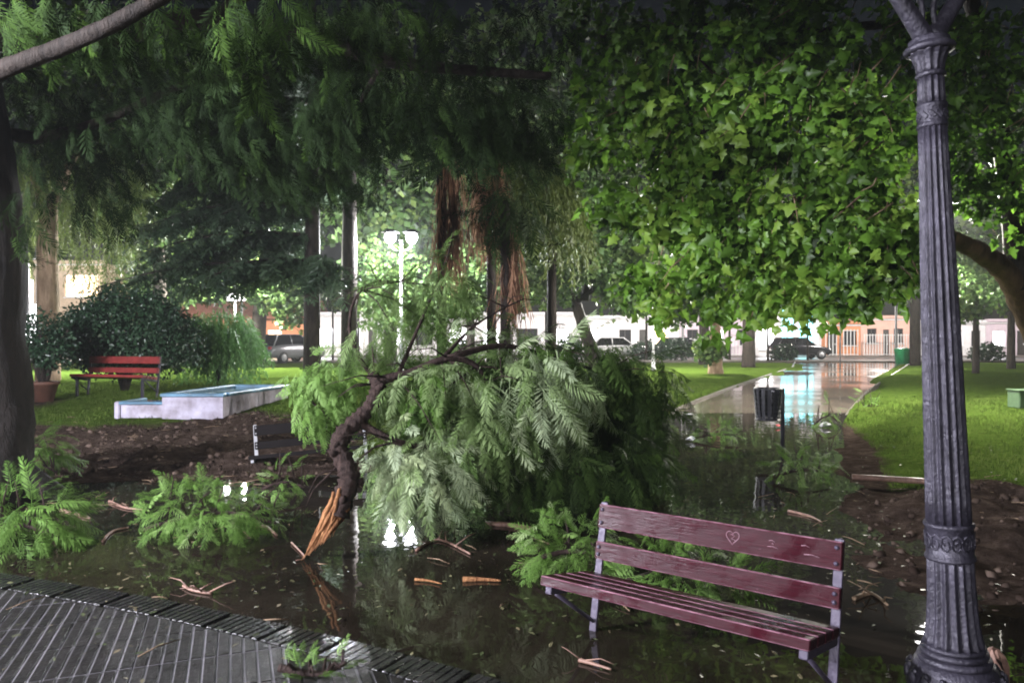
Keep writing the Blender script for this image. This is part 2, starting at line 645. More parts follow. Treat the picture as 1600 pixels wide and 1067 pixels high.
def ell(c, r, n, inner=.55):
    """n points in an ellipsoid shell and outward normals"""
    u = rng.normal(size=(n, 3))
    u /= np.linalg.norm(u, axis=1, keepdims=True)
    k = inner + (1 - inner) * rng.random((n, 1)) ** .6
    r = np.array(r, float)
    pts = np.array(c, float) + u * r * k
    nn = u / r
    nn /= np.linalg.norm(nn, axis=1, keepdims=True)
    return pts, nn


def pell(px, py, d, rx, ry, rd, n, inner=.55):
    """ellipsoid given by its place in the photograph (pixels) and its depth in metres"""
    return ell(P(px, py, d), (rx / F * d, rd, ry / F * d), n, inner)


FR = [tpl_frond(20, .6, .25, 1, .013, .1), tpl_frond(21, .9, .23, 2, .012, -.22), tpl_frond(19, .4, .26, 3, .013, .3), tpl_frond(21, 1.25, .22, 4, .012), tpl_frond(18, 1.0, .19, 7, .011, -.1, .25), tpl_frond(20, .75, .28, 8, .011, .2, .15), tpl_frond(17, 1.6, .24, 9, .013, -.35, .1)]
FRS = [tpl_frond(9, .9, .28, 5, .032), tpl_frond(9, .5, .28, 6, .032)]
PL = [tpl_plane(s) for s in range(1, 9)]
CL = [tpl_clump(9, s) for s in (1, 2, 3)]
CLS = [tpl_clump(12, s, .07, .2, .5) for s in (4, 5)]
ST = [tpl_strand(16, s) for s in (1, 2, 3)]
STD = [tpl_strand(10, s, .006, .26, .007, .2) for s in (4, 5, 6)]
ND = [tpl_needle(26, s) for s in (1, 2, 3)]


# ------------------------------------------------------------------ terrain
WATER = [(-4.6, 8.75), (-3.0, 8.9), (-2.0, 9.6), (-.5, 11), (1.0, 12.5), (2.6, 14.5), (3.9, 17.5),
         (6.2, 17.2), (6.1, 14.3), (5.0, 11.0), (4.15, 9.05), (3.25, 7.2), (2.75, 5.7), (2.45, 4.95), (2.7, 4.65), (3.2, 4.75), (4.4, 4.9),
         (6.5, 4.6), (7, 1), (3, -1), (-2, 3.5), (-3.5, 5.0), (-5.0, 5.6), (-8, 6.0), (-9, 7.2), (-6.2, 8.3)]


def polysd(x, y, poly):
    x, y = np.asarray(x, float), np.asarray(y, float)
    d = np.full(x.shape, 1e9)
    ins = np.zeros(x.shape, bool)
    n = len(poly)
    for i in range(n):
        ax, ay = poly[i]
        bx, by = poly[(i + 1) % n]
        dx, dy = bx - ax, by - ay
        t = np.clip(((x - ax) * dx + (y - ay) * dy) / (dx * dx + dy * dy), 0, 1)
        d = np.minimum(d, np.hypot(x - ax - t * dx, y - ay - t * dy))
        c = ((ay > y) != (by > y)) & (x < dx * (y - ay) / (dy if abs(dy) > 1e-9 else 1e-9) + ax)
        ins ^= c
    return np.where(ins, -d, d)


PATHL = [(2.6, 13.5), (3.95, 17.5), (7.3, 24.2), (15.2, 40), (20, 52)]
PATHR = [(5.0, 11.5), (6.2, 14.3), (10.5, 22), (23.9, 44.6), (28.6, 52)]
PATHPOLY = PATHL + PATHR[::-1]


def land(x, y):
    x, y = np.asarray(x, float), np.asarray(y, float)
    left = 1 - sstep(-3.5, 3.0, x)
    hump = sstep(8.6, 17, y) * .45 - sstep(27, 42, y) * .30
    base = .13 + .05 * sstep(10, 20, y)
    return base * (1 - left) + np.maximum(hump, .10) * left


def ground_z(x, y):
    x, y = np.asarray(x, float), np.asarray(y, float)
    sd = polysd(x, y, WATER) + (vnoise(x, y, .9, 1) - .5) * .5 + (vnoise(x, y, .3, 2) - .5) * .2
    z = np.where(sd < 0, np.maximum(sd * .2, -.10), 0) + sstep(0, 1.3, sd) * land(x, y)
    z = np.where(sd > 0, z + .012, z)
    mud = mudmask(x, y)
    z = z + mud * ((vnoise(x, y, .6, 3) - .5) * .12 + (vnoise(x, y, .24, 4) - .5) * .10 + (vnoise(x, y, .11, 6) - .5) * .05) * sstep(-.1, .5, sd)
    z = z + (vnoise(x, y, 2.3, 5) - .5) * .06 * sstep(.3, 1.5, sd)
    # under the path
    ps = polysd(x, y, PATHPOLY)
    z = np.where(ps < .15, np.minimum(z, -.12 + .3 * sstep(13, 30, y) - .1), z)
    # under the pavement
    z = np.where(edge_sd(x, y) < .1, -.12, z)
    z = np.where(y > 49, np.minimum(z, .02), z)
    return z


def mudmask(x, y):
    m = (1 - sstep(-3.5, -1.5, x)) * (1 - sstep(12.3, 14.2, y + (vnoise(x, y, 1.5, 8) - .5) * 2.2))
    m2 = sstep(1.5, 2.3, x) * (1 - sstep(7.2, 8.4, y + (vnoise(x, y, 1.0, 9) - .5) * 1.2)) * (y > 0)
    m3 = (1 - sstep(0, .8, np.abs(x + 9.5))) * (1 - sstep(0, 3, np.abs(y - 14))) * .6
    return np.clip(np.maximum(np.maximum(m, m2), m3), 0, 1)


EDGE = [(-9, 6.6), (-6, 6.0), (-4.6, 5.65), (-3.33, 5.2), (-2.1, 4.72), (-.94, 4.16), (0, 3.62), (1.0, 2.9), (2.0, 2.0), (3, .8)]


def edge_sd(x, y):
    """negative on the camera's side of the pavement edge"""
    ex, ey = zip(*EDGE)
    return (np.asarray(y, float) - np.interp(x, ex, ey)) * .9


def graded(lo, hi, a, b, step, grow=1.13):
    c = list(np.arange(a, b, step))
    s, v = step, c[-1]
    while v < hi:
        s *= grow
        v += s
        c.append(v)
    s, v = step, a
    pre = []
    while v > lo:
        s *= grow
        v -= s
        pre.append(v)
    return np.array(pre[::-1] + c)


gx = graded(-160, 160, -8.5, 6.5, .075)
gy = graded(-30, 220, 3.0, 15.5, .07)
X, Y = np.meshgrid(gx, gy)
Z = ground_z(X, Y)
nx, ny = len(gx), len(gy)
gv = np.stack([X.ravel(), Y.ravel(), Z.ravel()], 1)
ii = np.arange(nx * ny).reshape(ny, nx)
q = np.stack([ii[:-1, :-1], ii[:-1, 1:], ii[1:, 1:], ii[1:, :-1]], -1).reshape(-1, 4)
gm = bpy.data.meshes.new('ground')
gm.vertices.add(len(gv))
gm.vertices.foreach_set('co', gv.astype(np.float32).ravel())
gm.loops.add(q.size)
gm.loops.foreach_set('vertex_index', q.astype(np.int32).ravel())
gm.polygons.add(len(q))
gm.polygons.foreach_set('loop_start', np.arange(0, q.size, 4, dtype=np.int32))
gm.polygons.foreach_set('use_smooth', np.ones(len(q), bool))
at = gm.attributes.new('mud', 'FLOAT', 'POINT')
at.data.foreach_set('value', np.maximum(mudmask(X, Y), 1 - sstep(.0, .7, polysd(X, Y, WATER))).ravel().astype(np.float32))
gm.update(calc_edges=True)


def ground_mat():
    m, nt, b = nmat('lawn_and_mud')
    at = nt.nodes.new('ShaderNodeAttribute')
    at.attribute_name = 'mud'
    n1 = noise(nt, 1.6, 6, .65)
    add = nt.nodes.new('ShaderNodeMath')
    add.operation = 'ADD'
    nt.links.new(at.outputs['Fac'], add.inputs[0])
    nt.links.new(n1, add.inputs[1])
    fac = ramp(nt, add.outputs[0], [(.68, (0, 0, 0)), (.98, (1, 1, 1))])
    g = ramp(nt, noise(nt, 7, 5, .7), [(.3, (.05, .07, .014)), (.5, (.07, .12, .018)), (.7, (.11, .145, .035))])
    d = ramp(nt, noise(nt, 5, 8, .75), [(.3, (.022, .0155, .012)), (.5, (.058, .041, .032)), (.72, (.13, .095, .077))])
    mix = nt.nodes.new('ShaderNodeMix')
    mix.data_type = 'RGBA'
    nt.links.new(fac, mix.inputs[0])
    nt.links.new(g, mix.inputs[6])
    nt.links.new(d, mix.inputs[7])
    nt.links.new(mix.outputs[2], b.inputs['Base Color'])
    rr = nt.nodes.new('ShaderNodeMapRange')
    nt.links.new(noise(nt, 3, 5), rr.inputs[0])
    rr.inputs[1].default_value, rr.inputs[2].default_value = .4, .6
    rr.inputs[3].default_value, rr.inputs[4].default_value = .55, .95
    b.inputs['Specular IOR Level'].default_value = 0.0
    nt.links.new(rr.outputs[0], b.inputs['Roughness'])
    bump(nt, b, noise(nt, 16, 9, .8), 1.0, .09)
    return m


tag(link('ground', gm, ground_mat()), kind='structure')


def water_mat():
    m, nt, b = nmat('flood_water')
    nt.links.new(ramp(nt, noise(nt, .8, 3), [(.35, (.009, .007, .0045)), (.7, (.026, .020, .014))]), b.inputs['Base Color'])
    b.inputs['Roughness'].default_value = .02
    b.inputs['IOR'].default_value = 1.36
    tc = nt.nodes.new('ShaderNodeTexCoord')
    h = noise(nt, 3.2, 2, .5, tc.outputs['Object'])
    bump(nt, b, h, .06, .05)
    return m


wm = MB()
nw = 24
wv, wf = [], []
for j in range(nw + 1):
    for i in range(nw + 1):
        wv.append((-13 + 22 * i / nw, -2 + 22 * j / nw, 0))
for j in range(nw):
    for i in range(nw):
        a = j * (nw + 1) + i
        wf.append([a, a + 1, a + nw + 2, a + nw + 1])
wm.add(wv, wf, 0, True)
tag(wm.build('flood_water', water_mat()), kind='structure')


# paved path to the street with kerbs, wet
def path_mat():
    m, nt, b = nmat('wet_path')
    tc = nt.nodes.new('ShaderNodeTexCoord')
    br = nt.nodes.new('ShaderNodeTexBrick')
    br.inputs['Scale'].default_value = 1.0
    br.inputs['Color1'].default_value = (.13, .105, .085, 1)
    br.inputs['Color2'].default_value = (.10, .08, .066, 1)
    br.inputs['Mortar'].default_value = (.07, .055, .045, 1)
    br.inputs['Mortar Size'].default_value = .012
    br.inputs['Brick Width'].default_value = .6
    br.inputs['Row Height'].default_value = .4
    mp = nt.nodes.new('ShaderNodeMapping')
    mp.inputs['Rotation'].default_value = (0, 0, R(58))
    nt.links.new(tc.outputs['Object'], mp.inputs[0])
    nt.links.new(mp.outputs[0], br.inputs[0])
    nt.links.new(br.outputs[0], b.inputs['Base Color'])
    rr = nt.nodes.new('ShaderNodeMapRange')
    nt.links.new(noise(nt, .35, 4, .55), rr.inputs[0])
    rr.inputs[1].default_value, rr.inputs[2].default_value = .42, .6
    rr.inputs[3].default_value, rr.inputs[4].default_value = .03, .2
    nt.links.new(rr.outputs[0], b.inputs['Roughness'])
    b.inputs['IOR'].default_value = 1.4
    bump(nt, b, noise(nt, 9, 3), .05, .02)
    return m


def path_z(y):
    return float(-.035 + .13 * sstep(12, 26, y))


def lerp_poly(pl, t):
    y0, y1 = pl[0][1], pl[-1][1]
    y = y0 + (y1 - y0) * t
    ys = [p[1] for p in pl]
    return float(np.interp(y, ys, [p[0] for p in pl])), y


pv, pf = [], []
for i in range(41):
    t = i / 40
    a, bq = lerp_poly(PATHL, t), lerp_poly(PATHR, t)
    for k in range(7):
        u = k / 6
        x, y = a[0] + (bq[0] - a[0]) * u, a[1] + (bq[1] - a[1]) * u
        pv.append((x, y, path_z(y)))
for i in range(40):
    for k in range(6):
        a = i * 7 + k
        pf.append([a, a + 1, a + 8, a + 7])
tag(MB().add(pv, pf, 0, True).build('path', path_mat()), kind='structure')
for pl, sgn in ((PATHL, -1), (PATHR, 1)):
    km = MB()
    kv, kf = [], []
    for i in range(41):
        x, y = lerp_poly(pl, i / 40)
        z = path_z(y) - .14 * float(1 - sstep(12, 19, y))
        for ox, oz in ((0, -.15), (0, .035), (.02, .05), (.09, .05), (.11, -.15)):
            kv.append((x + sgn * ox, y, z + oz))
    for i in range(40):
        for k in range(4):
            a = i * 5 + k
            kf.append([a, a + 1, a + 6, a + 5] if sgn > 0 else [a + 5, a + 6, a + 1, a])
    tag(km.add(kv, kf).build('path_kerb', M['concrete']), kind='structure')

# far plaza edge, street and pavement before the houses
rd = MB().box((0, 57.0, .05), (240, 9.0, .1))
tag(rd.build('road', M['asphalt']), kind='structure')
tag(MB().box((0, 50.9, .07), (240, 3.2, .2)).build('street_pavement', M['concrete']), kind='structure')
tag(MB().box((0, 63.2, .08), (240, 3.4, .22)).build('far_pavement', M['concrete']), kind='structure')

# ------------------------------------------------------------------ pavement of ribbed tiles in the foreground
pvs = []
exs = np.linspace(-9, 3, 60)
eys = np.interp(exs, [e[0] for e in EDGE], [e[1] for e in EDGE])
n = len(exs)
pvs = [(x, y, -.006) for x, y in zip(exs, eys)] + [(x, -6, -.006) for x in exs] + [(x, y, -.2) for x, y in zip(exs, eys)]
pfs = [[n + i, n + i + 1, i + 1, i] for i in range(n - 1)] + [[i, i + 1, 2 * n + i + 1, 2 * n + i] for i in range(n - 1)]
pav = MB().add(pvs, pfs).build('pavement', M['paver_border'])
tag(pav, kind='structure')
TS = .40
tm = MB()
tm.box((0, 0, -.012), (TS - .004, TS - .004, .024), mi=1)
for k in range(6):
    w6 = TS / 6
    tm.box((0, -TS / 2 + (k + .5) * w6, .0005), (TS - .012, w6 - .014, .009), mi=0, bev=.002)
tmesh = tm.mesh('tile')
tmesh.materials.append(M['paver'])
tmesh.materials.append(M['joint_sheen'])
az = R(90 + 20.6)
tu, tv_ = Vector((math.cos(az), math.sin(az), 0)), Vector((-math.sin(az), math.cos(az), 0))
for i in range(-5, 24):
    for j in range(-16, 22):
        c = tu * (i * TS) + tv_ * (j * TS) + Vector((.1, .05, 0))
        if c.y < 3.25 or c.y > 7 or abs(c.x) > 6: continue
        cs = [c + tu * (su * TS / 2) + tv_ * (sv * TS / 2) for su in (-1, 1) for sv in (-1, 1)]
        ex = [-float(edge_sd(q_.x, q_.y)) - .235 for q_ in cs]
        if max(ex) < .06: continue
        if c.x / c.y < -.95: continue
        me_ = tmesh
        if min(ex) < 0:          # cut along the border
            e0, e1 = float(np.interp(c.x - .2, [e[0] for e in EDGE], [e[1] for e in EDGE])), float(np.interp(c.x + .2, [e[0] for e in EDGE], [e[1] for e in EDGE]))
            dirv = Vector((.4, e1 - e0, 0)).normalized()
            nv = Vector((-dirv.y, dirv.x, 0))
            p_ = Vector((c.x, (e0 + e1) / 2 - .255 / .9, 0)) - c
            rm = Matrix.Rotation(-az, 3, 'Z')
            bmx = bmesh.new()
            bmx.from_mesh(tmesh)
            bmesh.ops.bisect_plane(bmx, geom=bmx.verts[:] + bmx.edges[:] + bmx.faces[:], plane_co=rm @ p_, plane_no=rm @ nv, clear_outer=True)
            if len(bmx.faces) == 0:
                bmx.free()
                continue
            me_ = bpy.data.meshes.new('tile')
            bmx.to_mesh(me_)
            bmx.free()
            me_.materials.append(M['paver'])
            me_.materials.append(M['joint_sheen'])
        o = bpy.data.objects.new('tile', me_)
        col.objects.link(o)
        o.parent = pav
        o.location = (c.x, c.y, .014 + random.uniform(-.002, .002))
        o.rotation_euler = (random.uniform(-.006, .006), random.uniform(-.006, .006), az)
bm_ = MB()
bm_.box((0, 0, -.008), (.396, .236, .016), mi=1)
for k in range(8):
    bm_.box((-.2 + (k + .5) * .05, 0, .004), (.042, .23, .012), mi=0, bev=.003)
bmesh_ = bm_.mesh('border_tile')
bmesh_.materials.append(M['paver_border'])
bmesh_.materials.append(M['paver'])
s = 0.0
ed = [Vector((x, y, 0)) for x, y in EDGE]
dense = smooth_path(ed, 30)
acc, last = 0, dense[0]
for p, pn in zip(dense[:-1], dense[1:]):
    acc += (pn - p).length
    if acc >= .402:
        acc = 0
        if p.y < 3.2 or p.x < -6: continue
        d = (pn - p).normalized()
        nrm = Vector((d.y, -d.x, 0))
        o = bpy.data.objects.new('border_tile', bmesh_)
        col.objects.link(o)
        o.parent = pav
        c = p + nrm * .13
        o.location = (c.x, c.y, .006)
        o.rotation_euler = (0, 0, math.atan2(d.y, d.x))


# ------------------------------------------------------------------ street lamps
def twin_lamp(name, loc, h, label, spread=.32, rz=0.0, gr=.16, watt=900, colr=(.93, .95, 1.0), shade=False):
    t = empty(name, loc, rz)
    tag(t, label, 'street lamp')
    mb = MB()
    mb.lathe([(.14, 0), (.14, .12), (.09, .2), (.07, .9), (.05, 1.0), (.04, h - .1)], 12)
    mb.build('pole', M['pole_white'], t)
    for s in (-1, 1):
        a = MB()
        a.tube(smooth_path([(0, 0, h - .45), (s * spread * .6, 0, h - .42), (s * spread, 0, h - .22), (s * spread, 0, h - .16)], 4), .02, 8)
        arm = a.build('arm', M['pole_white'], t)
        if shade:            # lamp under a bell shade that keeps the light below its rim
            MB().lathe([(.34, .015), (.33, .05), (.2, .17), (.06, .22), (.03, .26)], 24, c=(s * spread, 0, h), cap=False).build('lamp_shade', M['cap'], t)
            MB().lathe([(.02, .03), (.06, .05), (.06, .12), (.03, .16)], 12, c=(s * spread, 0, h)).build('bulb', M['globe'], t)
            ld = bpy.data.lights.new('lamp_light', 'POINT')
            ld.energy = watt
            ld.color = colr
            ld.shadow_soft_size = .02
            lo = bpy.data.objects.new('lamp_light', ld)
            col.objects.link(lo)
            lo.parent = t
            lo.location = (s * spread, 0, h - .002)
            continue
        g = MB()
        g.lathe([(gr * .5, -gr * .9), (gr * .85, -gr * .5), (gr, 0), (gr * .85, gr * .5), (gr * .4, gr * .9)], 10, c=(s * spread, 0, h + .0))
        g.build('globe', M['globe'], t)
        c = MB()
        c.lathe([(gr * 1.5, gr * .72), (gr * 1.35, gr * .95), (gr * .6, gr * 1.3), (.02, gr * 1.4)], 16, c=(s * spread, 0, h))
        c.build('lamp_cap', M['cap'], t)
        ld = bpy.data.lights.new('lamp_light', 'POINT')
        ld.energy = watt
        ld.color = colr
        ld.shadow_soft_size = .08
        lo = bpy.data.objects.new('lamp_light', ld)
        col.objects.link(lo)
        lo.parent = t
        lo.location = (s * spread, 0, h - gr - .10)
    return t


LAMP_COOL = (.90, .90, 1.0)
twin_lamp('twin_lamp', (-3.75, 25, .25), 4.85, 'twin white globe street lamp lit behind the fallen branches', .36, 0, .2, 1500)
twin_lamp('twin_lamp', (-9.6, 1.6, 0), 4.2, 'lit twin lamp beside the paved walk left of the camera', .6, R(60), .20, 2200, LAMP_COOL, True)
twin_lamp('twin_lamp', (9.25, 16.0, .1), 4.5, 'added twin lamp on the lawn hidden behind the fluted lamp post', .45, R(50), .19, 1050, (1.0, .97, .86), True)  # added to backlight the plane leaves; also lights the right lawn
twin_lamp('twin_lamp', (-6, -9.5, 0), 3.9, 'added fill lamp out of view on the paved walk', .6, 0, .2, 1150, (.95, .95, 1.0), True)  # unseen fill lamp added to lift the dark foliage from the front
twin_lamp('twin_lamp', (-16.9, 24.5, .25), 3.1, 'lit twin lamp half hidden behind the thick trunk at left', .36, 0, .16, 900)
twin_lamp('twin_lamp', (-11.6, 31, .2), 4.7, 'lit twin lamp behind the round bush near the parked car', .36, 0, .17, 1800, (1, .97, .88))
twin_lamp('twin_lamp', (6.5, 34, .15), 4.7, 'lit twin lamp beside the lawn left of the path', .36, 0, .17, 1300, (1, .97, .88))
twin_lamp('twin_lamp', (19, 33, .15), 4.7, 'lit twin lamp beyond the right hand lawn', .36, 0, .17, 1300, (1, .97, .88))
for k, x in enumerate((-34, -19, -3, 12, 27, 42)):
    t = empty('street_light', (x, 52.0, .17))
    tag(t, ['street light at the far left of the street', 'street light behind the round bush', 'street light behind the fallen branches',
            'street light near the white house wall', 'street light behind the fluted lamp post', 'street light at the far right of the street'][k], 'street light', 'street lights along the street')
    MB().lathe([(.12, 0), (.09, 1.2), (.06, 7.0)], 10).build('pole', M['pole_white'], t)
    MB().tube([(0, 0, 6.9), (0, .8, 7.25), (0, 1.8, 7.3)], .04, 6).build('arm', M['pole_white'], t)
    MB().box((0, 2.0, 7.3), (.3, .7, .12), bev=.03).build('lamp_head', M['cap'], t)
    MB().box((0, 2.0, 7.2), (.24, .6, .06)).build('lamp_lens', M['globe'], t)
    ld = bpy.data.lights.new('lamp_light', 'POINT')
    ld.energy = 2600
    ld.color = (1.0, .93, .88)
    ld.shadow_soft_size = .15
    lo = bpy.data.objects.new('lamp_light', ld)
    col.objects.link(lo)
    lo.parent = t
    lo.location = (0, 2.0, 7.0)

# ------------------------------------------------------------------ the fluted lamp post in the foreground
LP = Vector((1.99, 3.3, -.02))
lamp = empty('fluted_lamp_post', LP)
lamp.rotation_euler = (0, R(-2.5), 0)
lamp.scale = (.84, .84, 1)
tag(lamp, 'tall fluted cast iron lamp post beside the maroon bench', 'lamp post')


def flute(nf, depth):
    return lambda k, q: 1 - depth * (.5 - .5 * math.cos(nf * q)) ** .7


def lrow(prof, steps):
    out = []
    for (r0, z0), (r1, z1) in zip(prof[:-1], prof[1:]):
        for i in range(steps):
            out.append((r0 + (r1 - r0) * i / steps, z0 + (z1 - z0) * i / steps))
    out.append(prof[-1])
    return out


mb = MB()
mb.lathe([(.26, 0), (.26, .06), (.235, .08), (.225, .14), (.235, .17), (.23, .2), (.205, .25), (.185, .28)], 64)
base = mb.build('base', M['lamp_iron'], lamp)
ob = MB()
for k in range(16):      # acanthus lobes round the foot
    q = 2 * math.pi * k / 16
    for (r, z, s1, s2) in ((.228, .215, .030, .035), (.215, .24, .018, .02)):
        c = Vector((math.cos(q) * r, math.sin(q) * r, z))
        vs = []
        for a in range(5):
            for b_ in range(8):
                th, ph = math.pi * a / 4, 2 * math.pi * b_ / 8
                vs.append(c + Vector((math.cos(q), math.sin(q), 0)) * math.cos(th) * .016 + Vector((-math.sin(q), math.cos(q), 0)) * math.sin(th) * math.cos(ph) * s1 + Vector((0, 0, 1)) * math.sin(th) * math.sin(ph) * s2)
        fs = [[a * 8 + b_, a * 8 + (b_ + 1) % 8, a * 8 + 8 + (b_ + 1) % 8, a * 8 + 8 + b_] for a in range(4) for b_ in range(8)]
        ob.add(vs, fs, 0, True)
ob.build('leaf_ornament', M['lamp_iron'], base)
mb = MB()
for z, r, t in ((.295, .178, .016), (.325, .163, .014), (.35, .152, .012)):
    mb.lathe([(r - .03, z - t), (r - .004, z - t * .7), (r, z), (r - .004, z + t * .7), (r - .03, z + t)], 64)
mb.build('ring_moulding', M['lamp_iron'], lamp)
NF = 16
mb = MB()
mb.lathe(lrow([(.148, .352), (.135, .40), (.124, .47), (.118, .56), (.114, .65), (.112, .742)], 2), 160, flute(NF, .13))
mb.build('flared_shaft', M['lamp_iron'], lamp)
mb = MB()
mb.lathe([(.10, .735), (.119, .738), (.122, .746), (.119, .754), (.113, .758), (.113, .88), (.119, .884), (.122, .892), (.119, .90), (.10, .903)], 64)
band = mb.build('ornament_band', M['lamp_iron'], lamp)
ob = MB()
for k in range(14):
    q0 = 2 * math.pi * k / 14
    pts = []
    for i in range(15):
        a = i / 14 * 4.2 * math.pi * .75
        rr = .036 * (1 - i / 17)
        qq = q0 + rr * math.cos(a) / .115
        pts.append((math.cos(qq) * .1145, math.sin(qq) * .1145, .819 + rr * math.sin(a) * 1.25))
    ob.tube(pts, [.0065 - .0002 * i for i in range(15)], 5)
ob.build('scroll_ornament', M['lamp_iron'], band)
mb = MB()
mb.lathe(lrow([(.110, .903), (.106, 1.1), (.098, 1.5), (.088, 2.0), (.076, 2.4), (.070, 2.66)], 2), 160, flute(NF, .14))
mb.build('shaft', M['lamp_iron'], lamp)
mb = MB()
mb.lathe([(.062, 2.655), (.074, 2.658), (.076, 2.666), (.073, 2.674), (.070, 2.678), (.070, 2.74), (.074, 2.745), (.076, 2.752), (.073, 2.76), (.06, 2.763)], 48)
ub = mb.build('upper_band', M['lamp_iron'], lamp)
ob = MB()
for k in range(12):
    q = 2 * math.pi * k / 12
    ob.box((0, 0, 0), (.008, .022, .04), mat=Matrix.Rotation(q, 4, 'Z') @ Matrix.Translation((.0705, 0, 2.709)) @ Matrix.Rotation(.785, 4, 'X'), bev=.003)
ob.build('diamond_ornament', M['lamp_iron'], ub)
mb = MB()
mb.lathe(lrow([(.068, 2.763), (.064, 2.88)], 3), 128, flute(12, .14))
mb.build('neck', M['lamp_iron'], lamp)
mb = MB()
mb.lathe([(.06, 2.878), (.072, 2.882), (.074, 2.89), (.07, 2.897), (.068, 2.90)], 48)
mb.build('collar', M['lamp_iron'], lamp)
mb = MB()
mb.lathe(lrow([(.066, 2.90), (.072, 2.94), (.088, 2.975), (.108, 2.995)], 2), 128, flute(12, .10))
mb.lathe([(.10, 2.99), (.118, 2.993), (.124, 3.005), (.118, 3.018), (.104, 3.022), (.098, 3.03), (.10, 3.045), (.085, 3.055), (.05, 3.06)], 48)
mb.build('capital', M['lamp_iron'], lamp)
for sx in (-1, 1):
    a = MB()
    pts = smooth_path([(sx * .02, 0, 3.05), (sx * .09, .02 * sx, 3.13), (sx * .24, .05 * sx, 3.30), (sx * .45, .08 * sx, 3.48), (sx * .62, .1 * sx, 3.5)], 5)
    a.tube(pts, [.05 - .0012 * i for i in range(len(pts))], 10)
    a.tube(smooth_path([(sx * .05, 0, 3.06), (sx * .03, 0, 3.2), (sx * .12, .02 * sx, 3.34), (sx * .2, .03 * sx, 3.28)], 5), .014, 8)
    a.build('arm', M['lamp_iron'], lamp)
    l = MB()
    c = (sx * .62, .1 * sx, 3.52)
    l.lathe([(.04, 0), (.09, .03), (.10, .05)], 12, c=c)
    lan = l.build('lantern', M['lamp_iron'], lamp)
    MB().lathe([(.095, .05), (.15, .38)], 6, c=c).build('lantern_pane', M['lantern_glass'], lan)
    MB().lathe([(.19, .38), (.17, .41), (.09, .5), (.03, .54), (.02, .62)], 12, c=c).build('lantern_cap', M['lamp_iron'], lan)


# ------------------------------------------------------------------ benches
def bench(name, L, wood, iron, tilt=11, seat_h=.43, depth=.38, lowleg=.5, marks=False):
    t = empty(name)
    ct, st = math.cos(R(tilt)), math.sin(R(tilt))

    def fr(a, b, c):        # tilted bench frame
        return Vector((a, b * ct + c * st, seat_h - b * st + c * ct))
    rot = Matrix.Rotation(R(-tilt), 4, 'X')

    def plank(nm, y0, y1, z0, z1, mt, x0=0.0, x1=None):
        x1 = L if x1 is None else x1
        mb = MB()
        c = fr((x0 + x1) / 2, (y0 + y1) / 2, (z0 + z1) / 2)
        mb.box((0, 0, 0), (x1 - x0, y1 - y0, z1 - z0), bev=.005, edge=1)
        o = mb.build(nm, [mt, M['worn_edge'] if marks else mt], t)
        o.matrix_basis = Matrix.Translation(c) @ rot
        return o
    pw = (depth - 3 * .012) / 4
    for k in range(4):
        y0 = k * (pw + .012)
        plank('seat_plank', y0, y0 + pw, -.05, 0, wood)
    plank('back_plank', depth + .005, depth + .04, .075, .175, wood, .035, L - .005)
    top = plank('back_plank', depth + .005, depth + .04, .255, .39, wood, .035, L - .005)
    if marks:
        mk = MB()
        hp = []
        for i in range(25):
            a = 2 * math.pi * i / 24
            hp.append((.10 * L + .0022 * (16 * math.sin(a) ** 3), -.0195, .005 + .0024 * (13 * math.cos(a) - 5 * math.cos(2 * a) - 2 * math.cos(3 * a) - math.cos(4 * a))))
        mk.tube(hp, .0022, 4)
        mk.build('scratched_heart', M['scratch'], top)
        MB().tube([(.10 * L - .012, -.0195, .018), (.10 * L + .01, -.0195, .012), (.10 * L - .006, -.0195, -.004), (.10 * L + .014, -.0195, -.01)], .002, 4).build('scratch', M['scratch'], top)
        for x, z, l in ((.23, -.012, .055), (.235, .018, .03), (.36, -.02, .075), (.35, .02, .04), (.245, .004, .01)):
            MB().tube([(x * L, -.0195, z), (x * L + l * .5, -.0195, z + .004), (x * L + l, -.0195, z - .003)], .0022, 4).build('scratch', M['scratch'], top)
    for x in (.06, L - .03):
        for zc in (.105, .145, .285, .36):
            mb = MB()
            mb.lathe([(.011, 0), (.011, .004), (.004, .008)], 8)
            o = mb.build('bolt', iron, t)
            o.matrix_basis = Matrix.Translation(fr(x, depth + .003, zc)) @ rot @ Matrix.Rotation(R(90), 4, 'X')
    for x in (.045, L - .03):
        mb = MB()
        a0, a1 = fr(x, depth + .055, -lowleg), fr(x, depth + .055, .40)
        mb.box((0, 0, 0), (.045, .018, (a1 - a0).length), mat=Matrix.Translation((a0 + a1) / 2) @ rot, bev=.003)
        mb.box((0, 0, 0), (.012, .04, (a1 - a0).length), mat=Matrix.Translation((a0 + a1) / 2 + Vector((.0, .02, 0))) @ rot, bev=.003)
        mb.build('leg', iron, t)
        mb = MB()
        mb.box((0, 0, 0), (.04, depth, .04), mat=Matrix.Translation(fr(x, depth / 2 + .02, -.072)) @ rot, bev=.004)
        b0, b1 = fr(x, depth + .045, -.28), fr(x, .10, -.095)
        mb.tube([b0, b1], .012, 6)
        mb.build('seat_bracket', iron, t)
    return t


A, B = Vector((.154, 3.96, 0)), Vector((1.217, 3.14, 0))
b1 = bench('park_bench', (B - A).length + .05, M['maroon'], M['iron_lilac'], depth=.48, marks=True)
b1.location = A
b1.rotation_euler = (0, 0, math.atan2((B - A).y, (B - A).x))
tag(b1, 'maroon slatted park bench standing in black flood water in the foreground', 'bench')

